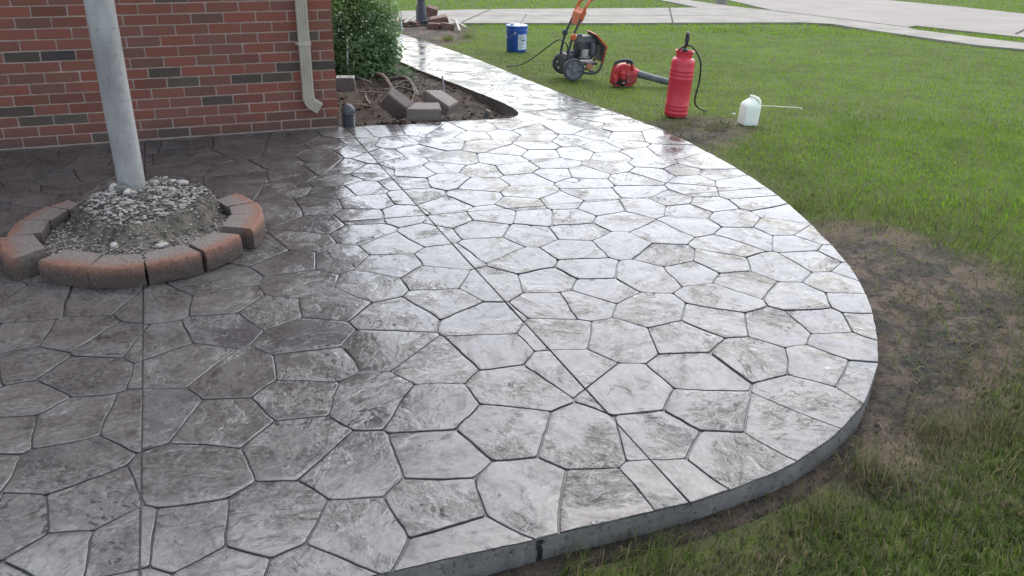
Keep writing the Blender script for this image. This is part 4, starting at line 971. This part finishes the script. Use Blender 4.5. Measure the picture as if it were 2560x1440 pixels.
def wheel(y):
    M = Matrix.Translation((0, y, .112)) @ Matrix.Rotation(R(90), 4, 'X')
    w = MB().lathe([(.086, -.022), (.105, -.024), (.112, -.016), (.112, .016), (.105, .024), (.086, .022), (.086, -.022)], 36, M, False).build('wheel', M_TYRE, pw, 30)
    s = MB().lathe([(.0, -.020), (.026, -.022), (.028, .022), (.0, .024)], 20, M, False); s.lathe([(.078, -.017), (.088, -.019), (.088, .019), (.078, .017), (.078, -.017)], 36, M, False)
    for k in range(6):
        a = R(60*k+12); q = [(.022, -.016), (.080, -.030), (.080, .030), (.022, .016)]
        q = [(x*math.cos(a)-z*math.sin(a), x*math.sin(a)+z*math.cos(a)) for x, z in q]
        s.prism(q, -.010, .012, M)
    s.build('rim', M_HUBC, w, 30); MB().lathe([(.010, .022), (.010, .029), (.0, .030)], 12, M).lathe([(.010, -.022), (.010, -.029), (.0, -.030)], 12, M).build('axle_cap', M_SILV, w, 30)
wheel(0.0); wheel(.36)
MB().tube([(0, -.01, .112), (0, .37, .112)], .009, 10).build('axle', M_DGREY, pw, 40)
MB().box((.13, .18, .150), (.30, .24, .018)).box((-.055, .18, .17), (.03, .28, .10)).build('base_plate', M_DGREY, pw, 30, .004)
for y in (.045, .285):
    P = [(-.05, y, .13), (-.052, y, .24), (-.030, y, .36), (-.012, y, .43)]
    lo = MB().tube([tuple(p) for p in spline(P, 4)], .0125, 12).build('lower_tube', M_DGREY, pw, 50)
    up = MB().tube([(-.012, y, .43), (.045, y, .56), (.075, y, .63)], .0115, 12).build('upper_tube', M_DGREY, pw, 50)
    MB().tube([tuple(p) for p in spline([(.062, y, .60), (.092, y, .67), (.115, y, .72), (.150, y+(.02 if y < .1 else -.02), .765), (.205, y+(.03 if y < .1 else -.03), .795), (.235, .165, .805)], 5)], .0150, 12).build('handle_grip', M_ORANGE, pw, 50)
    Mk = Matrix.Translation((-.010, y-.012 if y < .1 else y+.012, .432)) @ Matrix.Rotation(R(90 if y < .1 else -90), 4, 'X')
    kn = MB().lathe([(.028, -.004), (.032, .002), (.032, .016), (.024, .024), (.009, .025), (.008, .020), (.0, .020)], 20, Mk).build('clamp_knob', M_ORANGE if y < .1 else M_MGREY, pw, 35)
MB().prism([(.038, .53), (.075, .545), (.125, .665), (.10, .70), (.078, .66), (.058, .655)], -.12, .12, Matrix.Translation((0, .165, 0)) @ Matrix.Rotation(R(90), 4, 'X')).build('handle_bracket', M_ORANGE, pw, 30, .006)
for k in range(3): MB().lathe([(.007, 0), (.007, .012), (.0, .013)], 10, Matrix.Translation((.048+.014*k, .04, .553+.018*k)) @ Matrix.Rotation(R(90), 4, 'X')).build('nozzle_tip', M_PAPER if k == 1 else M_RUST, pw, 35)
MB().box((.155, .165, .385), (.235, .17, .075)).build('fuel_tank', M_MGREY, pw, 35, .022, 4)
MB().lathe([(.024, 0), (.026, .004), (.026, .016), (.0, .018)], 18, Matrix.Translation((.095, .14, .422))).build('fuel_cap', M_DGREY, pw, 35)
MB().box((.082, .075, .345), (.095, .09, .095)).build('air_filter', M_DGREY, pw, 35, .014, 3)
MB().box((.150, .17, .270), (.17, .17, .16)).build('engine_block', M_DGREY, pw, 35, .012, 2)
fin = MB()
for k in range(6): fin.box((.145, .080, .215+.016*k), (.12, .02, .006))
fin.build('cooling_fins', M_MGREY, pw, None)
mf = MB().box((.125, .055, .265), (.075, .05, .075)).build('muffler', M_SILV, pw, 35, .012, 3)
MB().box((.125, .029, .225), (.085, .008, .006)).box((.125, .029, .300), (.085, .008, .006)).tube([(.075, .05, .225), (.16, .045, .215), (.18, .06, .23)], .006, 8).build('guard_bar', M_SILV, mf, 35)
MB().lathe([(.0, -.02), (.080, -.02), (.088, -.008), (.088, .02), (.06, .045), (.025, .05), (.0, .05)], 28, Matrix.Translation((.235, .165, .290)) @ Matrix.Rotation(R(90), 4, 'Y')).build('recoil_cover', M_DGREY, pw, 35)
MB().box((.215, .062, .30), (.055, .03, .13)).build('side_cover', M_MGREY, pw, 35, .012, 3)
MB().tube([(-.02, .18, .23), (.06, .18, .23)], .042, 16).box((-.02, .17, .215), (.075, .15, .06)).build('pump', M_MGREY, pw, 35)
gp = [(.215, .455), (.245, .448), (.365, .330), (.330, .160), (.318, .160), (.345, .325), (.235, .436)]
MB().prism([(x, z) for x, z in gp], -.135, .135, Matrix.Translation((0, .165, 0)) @ Matrix.Rotation(R(90), 4, 'X')).build('front_guard', M_ORANGE, pw, 30, .004)
MB().prism([(.222, .440), (.238, .432), (.343, .322), (.326, .18), (.310, .18), (.326, .318), (.232, .418)], -.120, .120, Matrix.Translation((0, .165, 0)) @ Matrix.Rotation(R(90), 4, 'X')).build('guard_lining', M_DGREY, pw, 30)
for k in range(4): MB().box((.346-.005*k, .030, .30-.036*k), (.012, .012, .012)).build('guard_slot', M_DGREY, pw, None)
for y in (.045, .285):
    MB().tube([tuple(p) for p in spline([(-.03, y, .135), (.07, y, .085), (.16, y, .062), (.24, y, .060), (.295, y, .095), (.322, y, .165)], 5)], .0125, 12).build('frame_tube', M_DGREY, pw, 50)
MB().tube([(.245, .045, .060), (.245, .285, .060)], .0125, 12).build('foot_bar', M_DGREY, pw, 50)
MB().lathe([(.0, 0), (.032, 0), (.036, .006), (.036, .020), (.012, .026), (.0, .026)], 22, Matrix.Translation((.185, .06, .125)) @ Matrix.Rotation(R(70), 4, 'X')).build('drain_disc', M_RUST, pw, 35)
hs_ = MB().tube([tuple(p) for p in spline([(.520, 9.0, gz(.52, 9.0)+.26), (.500, 9.0, gz(.5, 9)+.36), (.425, 9.05, gz(.425, 9.05)+.40), (.33, 9.1, gz(.33, 9.1)+.33), (.19, 9.25, gz(.19, 9.25)+.20), (.06, 9.45, gz(.06, 9.45)+.09), (-.06, 9.65, gz(-.06, 9.65)+.04), (-.12, 9.72, gz(-.12, 9.72)+.02)], 7)], .0065, 8).build('pressure_hose', M_HOSE, None, 60)
tag(hs_, 'thin black pressure hose arching from the washer to the grass', 'hose')

# ------------------------------------------------------------------ leaf blower
M_RED = scuffed('red_plastic', (.42, .030, .030), (.50, .042, .040), .4, (.34, .20, .17), .45); M_DRED = noisy('dusty_red', (.30, .055, .050), (.38, .08, .07), 20, .55, .3)
bl = thing('leaf_blower', 'red handheld leaf blower with black handle and grey nozzle tube', 'leaf blower', (1.045, 8.60, gz(1.045, 8.6)+.020), (0, 0, R(6)))
MX = Matrix.Rotation(R(90), 4, 'X')
MB().lathe([(.02, -.05), (.085, -.05), (.098, -.035), (.098, .035), (.085, .05), (.02, .05)], 32, Matrix.Translation((.020, .05, .105)) @ MX).build('fan_housing', M_RED, bl, 35)
MB().box((.075, -.005, .075), (.125, .12, .13)).build('engine_shroud', M_DRED, bl, 35, .022, 3)
MB().box((.0, -.01, .10), (.07, .12, .09)).build('cylinder_cover', M_RED, bl, 35, .016, 3)
MB().box((-.075, 0, .055), (.075, .11, .10)).build('fuel_tank', M_RED, bl, 35, .018, 3)
gr = MB()
for k in range(8): gr.tube([(.055+.006*k, -.067, .135-.012*k), (.128, -.067, .135-.012*k)], .003, 6)
for k in range(3): gr.tube([(.075+.022*k, -.067, .03), (.075+.022*k, -.067, .135)], .0022, 6)
gr.build('grille', M_RED, bl, None)
MB().box((-.005, -.062, .040), (.085, .03, .075)).build('starter_cover', M_BLACK, bl, 35, .018, 3)
eb = MB().lathe([(.0, 0), (.026, 0), (.026, .006), (.0, .007)], 24, Matrix.Translation((.0, -.077, .042)) @ MX).build('emblem', M_STAIN, bl, 35)
MB().prism([(-.018, -.010), (.018, -.010), (.006, .014), (-.006, .014)], .0072, .0084, Matrix.Translation((.0, -.077, .042)) @ MX).build('emblem_shield', M_RED, eb, None)
MB().box((.0, -.0858, .036), (.024, .001, .004)).build('emblem_bar', M_PAPER, eb, None)
MB().tube([(-.10, -.045, .018), (-.055, -.06, .035)], .010, 10).tube([(-.055, -.06, .036), (-.04, -.07, .03)], .006, 8).build('primer', M_BLACK, bl, 40)
MB().box((.0, 0, .008), (.20, .12, .016)).build('foot', M_RED, bl, 35, .006)
for P, nm in ((spline([(-.108, .0, .015), (-.105, .0, .08), (-.090, .0, .165), (-.072, .0, .205)], 5), 'rear_post'), (spline([(.112, .0, .09), (.105, .0, .15), (.088, .0, .205)], 5), 'front_post')):
    MB().tube([tuple(p) for p in P], .0175, 12, True, .9).build(nm, M_RED, bl, 50)
MB().tube([tuple(p) for p in spline([(-.084, 0, .185), (-.068, 0, .222), (-.02, 0, .238), (.045, 0, .240), (.080, 0, .226), (.092, 0, .190)], 5)], .0155, 12).build('handle', M_BLACK, bl, 50)
MB().box((.045, 0, .216), (.035, .012, .020)).build('trigger', M_BLACK, bl, 35, .004)
MB().tube([(.085, .06, .125), (.145, .03, .110), (.165, .02, .105)], [.045, .042, .040], 20).build('outlet', M_RED, bl, 40)
nz = MB().tube([(.155, .022, .107), (.30, -.02, .075), (.40, -.05, .055)], [.037, .034, .033], 22).tube([(.395, -.0485, .056), (.41, -.053, .053)], .0365, 22).tube([(.405, -.052, .054), (.60, -.11, .022)], [.033, .030], 22).build('nozzle_tube', noisy('grey_green_tube', (.085, .105, .098), (.15, .17, .16), 10, .5, .1), bl, 50)

# ------------------------------------------------------------------ red tank sprayer
M_TANK = scuffed('red_tank', (.52, .028, .048), (.60, .036, .058), .30, (.45, .20, .18), .35)
sy = thing('tank_sprayer', 'tall red metal tank sprayer with black pump handle standing on the lawn edge', 'sprayer', (1.304, 6.96, gz(1.304, 6.96)+.012), (R(-1), R(2.6), 0))
prof = [(.070, 0), (.088, .003), (.094, .012)]
for z in (.034, .067, .094): prof += [(.094, z-.007), (.0970, z-.002), (.0970, z+.002), (.094, z+.007)]
prof += [(.094, .2)]
for z in (.31, .343, .372): prof += [(.094, z-.007), (.0968, z-.002), (.0968, z+.002), (.094, z+.007)]
prof += [(.0945, .42), (.0925, .442), (.086, .456), (.074, .465)]
MB().lathe(prof, 48).build('tank', M_TANK, sy, 40)
MB().lathe([(.074, .464), (.066, .470), (.066, .500), (.071, .512), (.0765, .517), (.0765, .521), (.070, .520), (.060, .503), (.03, .498), (.0, .498)], 40, None, False).build('collar', M_TANK, sy, 40)
MB().lathe([(.024, .495), (.024, .528), (.018, .534), (.010, .540), (.010, .566), (.0, .566)], 20).build('pump_cap', M_BLACK, sy, 35)
MB().tube([tuple(p) for p in spline([(0, 0, .555), (.004, -.030, .585), (.006, -.036, .625), (.006, -.018, .655), (.006, .014, .658), (.006, .036, .632), (.004, .032, .59), (0, 0, .555)], 5)], [.0095]*36, 10, False).build('pump_handle', M_BLACK, sy, 60)
def hp(x, z, y): return (x-.104*z, y, z)
MB().tube([tuple(p) for p in spline([hp(.0, .49, .05), hp(.027, .535, .02), hp(.075, .565, -.01), hp(.112, .553, -.02), hp(.150, .51, -.01), hp(.186, .43, .0), hp(.186, .29, .02), hp(.166, .16, .05), hp(.170, .10, .07), hp(.205, .055, .13), hp(.265, .020, .20), hp(.30, .012, .22)], 6)], .0072, 10).build('hose', M_HOSE, sy, 60)
# spray wand lying on the grass
M_WAND = noisy('pale_wand', (.58, .58, .44), (.68, .68, .54), 10, .5, 0)
w0 = Vector((1.95, 7.35, gz(1.95, 7.35)+.05)); w1 = Vector((2.42, 7.30, gz(2.42, 7.30)+.045))
wn_ = thing('spray_wand', 'thin pale wand lying on the grass just right of the jug', 'wand', tuple(w0))
dv = w1-w0
MB().tube([(0, 0, 0), tuple(dv*.5+Vector((0, 0, .004))), tuple(dv)], .0042, 8).build('rod', M_WAND, wn_, 60); MB().tube([tuple(dv), tuple(dv+Vector((.02, -.006, -.012)))], .0065, 8).build('nozzle', M_WAND, wn_, 60)
o = MB().rock((0, 0, 0), (.016, .010, .005), 33, None, .4).build('paper_scrap', M_PAPER, None, 60); o.location = (1.775, 6.93, gz(1.775, 6.93)+.045); tag(o, 'tiny white scrap lying on the soil left of the jug', 'scrap')

# ------------------------------------------------------------------ plastic jug
t = NT('milky_plastic'); t.bsdf(t.mix(t.ramp(t.noise(t.coord(), 6, 3), [(.3, 0.), (.7, 1.)]), (.76, .80, .68), (.84, .86, .76)), .45, .4, None, Subsurface_Weight=.25); M_JUG = t.m
jg = thing('plastic_jug', 'milky white plastic jug standing in the grass by the lawn edge', 'jug', (1.825, 6.69, gz(1.825, 6.69)+.004), (0, R(4), R(14)))
def sqring(w, z, k=.72, n=32, ox=0):
    o = []
    for i in range(n):
        a = 2*math.pi*i/n; c, s = math.cos(a), math.sin(a); e = k; r_ = w/((abs(c)**e+abs(s)**e)**(1/e)); o.append((r_*c+ox, r_*s, z))
    return o
lv = [(.064, 0, 9), (.071, .005, 9), (.073, .03, 9), (.073, .155, 9), (.071, .168, 8), (.060, .188, 6), (.045, .207, 4), (.031, .220, 2.3), (.025, .227, 2), (.023, .232, 2), (.023, .246, 2)]
v = []; f = []; n = 32
for w, z, k in lv: v += sqring(w, z, k, n)
for j in range(len(lv)-1):
    for i in range(n): f.append((j*n+i, j*n+(i+1) % n, (j+1)*n+(i+1) % n, (j+1)*n+i))
f.append(tuple(range(n-1, -1, -1)))
MB().add(v, f).build('body', M_JUG, jg, 45)
MB().tube([tuple(p) for p in spline([(.018, -.012, .232), (.040, -.030, .228), (.056, -.044, .205), (.060, -.050, .17), (.056, -.048, .13)], 5)], .0135, 12).build('handle', M_JUG, jg, 60)
MB().lathe([(.020, .240), (.025, .241), (.025, .249), (.020, .250), (.019, .244)], 24, None, False).build('rim', M_JUG, jg, 35)
jg.scale = (.86, .86, .92)

# ------------------------------------------------------------------ concrete post base across the drive
pd = MB().lathe([(.17, -.3), (.17, .02), (.155, .05), (.155, .28), (.11, .34), (.11, .9), (.14, .93), (.0, .97)], 14).build('post_base', M_CONC2, None, 35); pd.location = (5.40, 24.0, float(terr(24.0)))
tag(pd, 'pale concrete post base on the far grass strip by the sidewalk', 'post')

# ------------------------------------------------------------------ grass
LAWNX = [OUT, BEDP, DRIVE_A+DRIVE_B, STREET, SIDEWALK]
SA, SB, SC_ = smooth_poly(SOIL_A, 2), smooth_poly(SOIL_B, 2), smooth_poly(SOIL_C, 2)
def scatter(n, y0, y1, spread=.70, pw_=1.0, xoff=.4):
    y = y0+(y1-y0)*rng.random(n)**pw_; x = (rng.random(n)*2-1)*(spread*y+xoff); ok = np.ones(n, bool)
    for P in LAWNX: ok &= ~inpoly(x, y, P)
    ok &= ~((x < -1.25) & (y > 5.5) & (y < 14) & (x < -1.278-.372*(y-6.094)+.2))
    x, y = x[ok], y[ok]
    for P, k in ((SA, .22), (SB, .40), (SC_, .15)):
        ins = inpoly(x, y, P); d = polydist(x, y, P); sd_ = np.where(ins, d, -d)+.16*(fbm(x*5, y*5, 75)-.47)*2+.06*(fbm(x*19, y*19, 76)-.47)*2; pr_ = k+(1-k)*(1-sstep(-.22, .16, sd_)); keep = rng.random(len(x)) < pr_; x, y = x[keep], y[keep]
    de = polydist(x, y, STRIP, False); keep = rng.random(len(x)) < .30+.70*sstep(.02, .17, de+.10*(fbm(x*6, y*6, 78)-.47)); x, y = x[keep], y[keep]
    return x, y
def blades(x, y, hgt, wid, segs, dry, tone):
    n = len(x); z = ground(x, y)-.004+.022*inpoly(x, y, SA)+.010*inpoly(x, y, SB)+.018*inpoly(x, y, SC_)+.008*(polydist(x, y, STRIP, False) < .12); base = np.stack([x, y, z], 1); az = rng.uniform(0, 2*np.pi, n); ln = np.abs(rng.normal(.45, .35, n)); 
    flat = inpoly(x, y, SA) | inpoly(x, y, SB); ln = np.where(flat, ln+rng.uniform(.3, 1.6, n), ln); hgt = np.where(flat, hgt*1.35, hgt)
    comb = fbm(x*1.7, y*1.7, 61)*9; az = np.where(rng.random(n) < .55, comb+rng.normal(0, .7, n), az)
    d = np.stack([np.cos(az), np.sin(az), 0*az], 1); fa = rng.uniform(0, np.pi, n); s = np.stack([np.cos(fa), np.sin(fa), 0*fa], 1)
    V = []
    for k in range(segs):
        t = k/segs; c = base+np.array([0, 0, 1])*(hgt*t*(1-.25*ln*t))[:, None]+d*(hgt*ln*t*t)[:, None]; w = (wid*(1-.55*t))[:, None]*.5
        V += [c-s*w, c+s*w]
    V.append(base+np.array([0, 0, 1])*(hgt*(1-.25*ln))[:, None]+d*(hgt*ln)[:, None]); m = 2*segs+1
    T = []
    for k in range(segs-1): T += [[2*k, 2*k+1, 2*k+3], [2*k, 2*k+3, 2*k+2]]
    T.append([2*segs-2, 2*segs-1, 2*segs]); T = np.array(T); tr = (np.arange(n)[:, None, None]*m+T[None]).reshape(-1, 3)
    V = np.stack(V, 1).reshape(-1, 3)
    g1 = np.array([.066, .134, .014]); g2 = np.array([.205, .350, .024]); nearw = (1-sstep(2.2, 5.5, y))[:, None]; g1 = g1*(1-nearw)+np.array([.054, .088, .020])*nearw; g2 = g2*(1-nearw)+np.array([.130, .190, .036])*nearw; st1 = np.array([.20, .165, .085]); gr_ = np.array([.085, .088, .060])
    k = np.clip(tone+rng.normal(0, .16, n), 0, 1)[:, None]; c = g1*(1-k)+g2*k
    dd = (rng.random(n) < dry)[:, None]; m2 = rng.random(n)[:, None]; c = np.where(dd, st1*m2+gr_*(1-m2), c); c = c*rng.uniform(.8, 1.2, n)[:, None]
    return V, tr, np.repeat(c, m, 0)
def edge_d(x, y): return np.minimum(polydist(x, y, EDGE_S+near, False), np.minimum(polydist(x, y, SA), polydist(x, y, SB)))
acc = [[], [], []]; off = 0
def put(r_):
    global off
    acc[0].append(r_[0]); acc[1].append(r_[1]+off); acc[2].append(r_[2]); off += len(r_[0])
def tone_dry(x, y):
    d = edge_d(x, y); big = fbm(x*.55, y*.55, 63); md = fbm(x*2.3, y*2.3, 65); fine = fbm(x*7, y*7, 66)
    tone = np.clip(-.02+1.05*(big-.2)+.6*(md-.45)+.55*(fine-.45)+.40*sstep(2.5, 8, y)+.12*sstep(.2, .8, d), 0, 1)
    dry = np.clip(.72*np.exp(-d/.24)+.48*(1-sstep(2.0, 5.5, y))*sstep(.32, .60, fbm(x*3.1, y*3.1, 69))+.10, 0, .85)
    ins = inpoly(x, y, SA) | inpoly(x, y, SB) | inpoly(x, y, SC_); dry = np.where(ins, .72, dry)
    return tone, dry, d
for (n, a, b, hh, ww, sg, pw_) in [(110000, .9, 3.6, .047, .0042, 3, 1.), (120000, 3.6, 7.0, .038, .0040, 2, 1.), (150000, 7.0, 16.0, .038, .0065, 1, 1.), (80000, 15.0, 34.0, .07, .016, 1, 1.)]:
    x, y = scatter(n, a, b, .72, pw_); tone, dry, d = tone_dry(x, y)
    hgt = hh*rng.uniform(.55, 1.25, len(x))*(.45+.55*sstep(.02, .30, d))*(.75+.5*fbm(x*2.6, y*2.6, 67))
    put(blades(x, y, hgt, ww*rng.uniform(.7, 1.3, len(x)), sg, dry, tone))
# coarser bent and dead blades over the near turf
x, y = scatter(26000, .9, 5.0, .72); tone, dry, d = tone_dry(x, y); n_ = len(x)
put(blades(x, y, rng.uniform(.045, .095, n_)*(.5+.5*sstep(.02, .2, d)), rng.uniform(.003, .0058, n_), 3, np.clip(dry+.30, 0, .9), np.clip(tone+.25, 0, 1)))
# long loose tufts at the slab edge
for cx, cy, cnt, hh, dr_ in [(1.20, 2.28, 240, .12, .6), (.42, 1.86, 160, .10, .12), (.95, 2.05, 180, .09, .45), (1.62, 4.75, 160, .08, .15), (1.52, 2.55, 180, .09, .6), (.2, 1.80, 90, .10, .25), (1.75, 2.6, 160, .08, .5), (-.62, 7.45, 60, .10, .9), (-.50, 7.20, 60, .09, .9), (1.30, 6.55, 130, .07, .75), (1.50, 6.42, 130, .06, .8), (1.18, 6.40, 120, .06, .75), (1.62, 6.60, 90, .06, .6), (-1.0, 12.7, 200, .10, .35), (-.75, 13.3, 160, .10, .35)]:
    x = cx+rng.normal(0, .055, cnt); y = cy+rng.normal(0, .05, cnt)
    if cx > -.3:
        ok = ~inpoly(x, y, OUT); x, y = x[ok], y[ok]
    put(blades(x, y, hh*rng.uniform(.5, 1.2, len(x)), np.full(len(x), .0030), 3, np.full(len(x), min(.9, dr_+.15)), np.full(len(x), .30)))
gm = raw_mesh('grass', np.concatenate(acc[0]), np.concatenate(acc[1]), np.concatenate(acc[2]), M_GRASS)
tag(link('grass', gm), 'short green lawn grass with straw coloured blades along the patio edge', 'grass', None, 'stuff')
print('grass tris', len(gm.polygons))
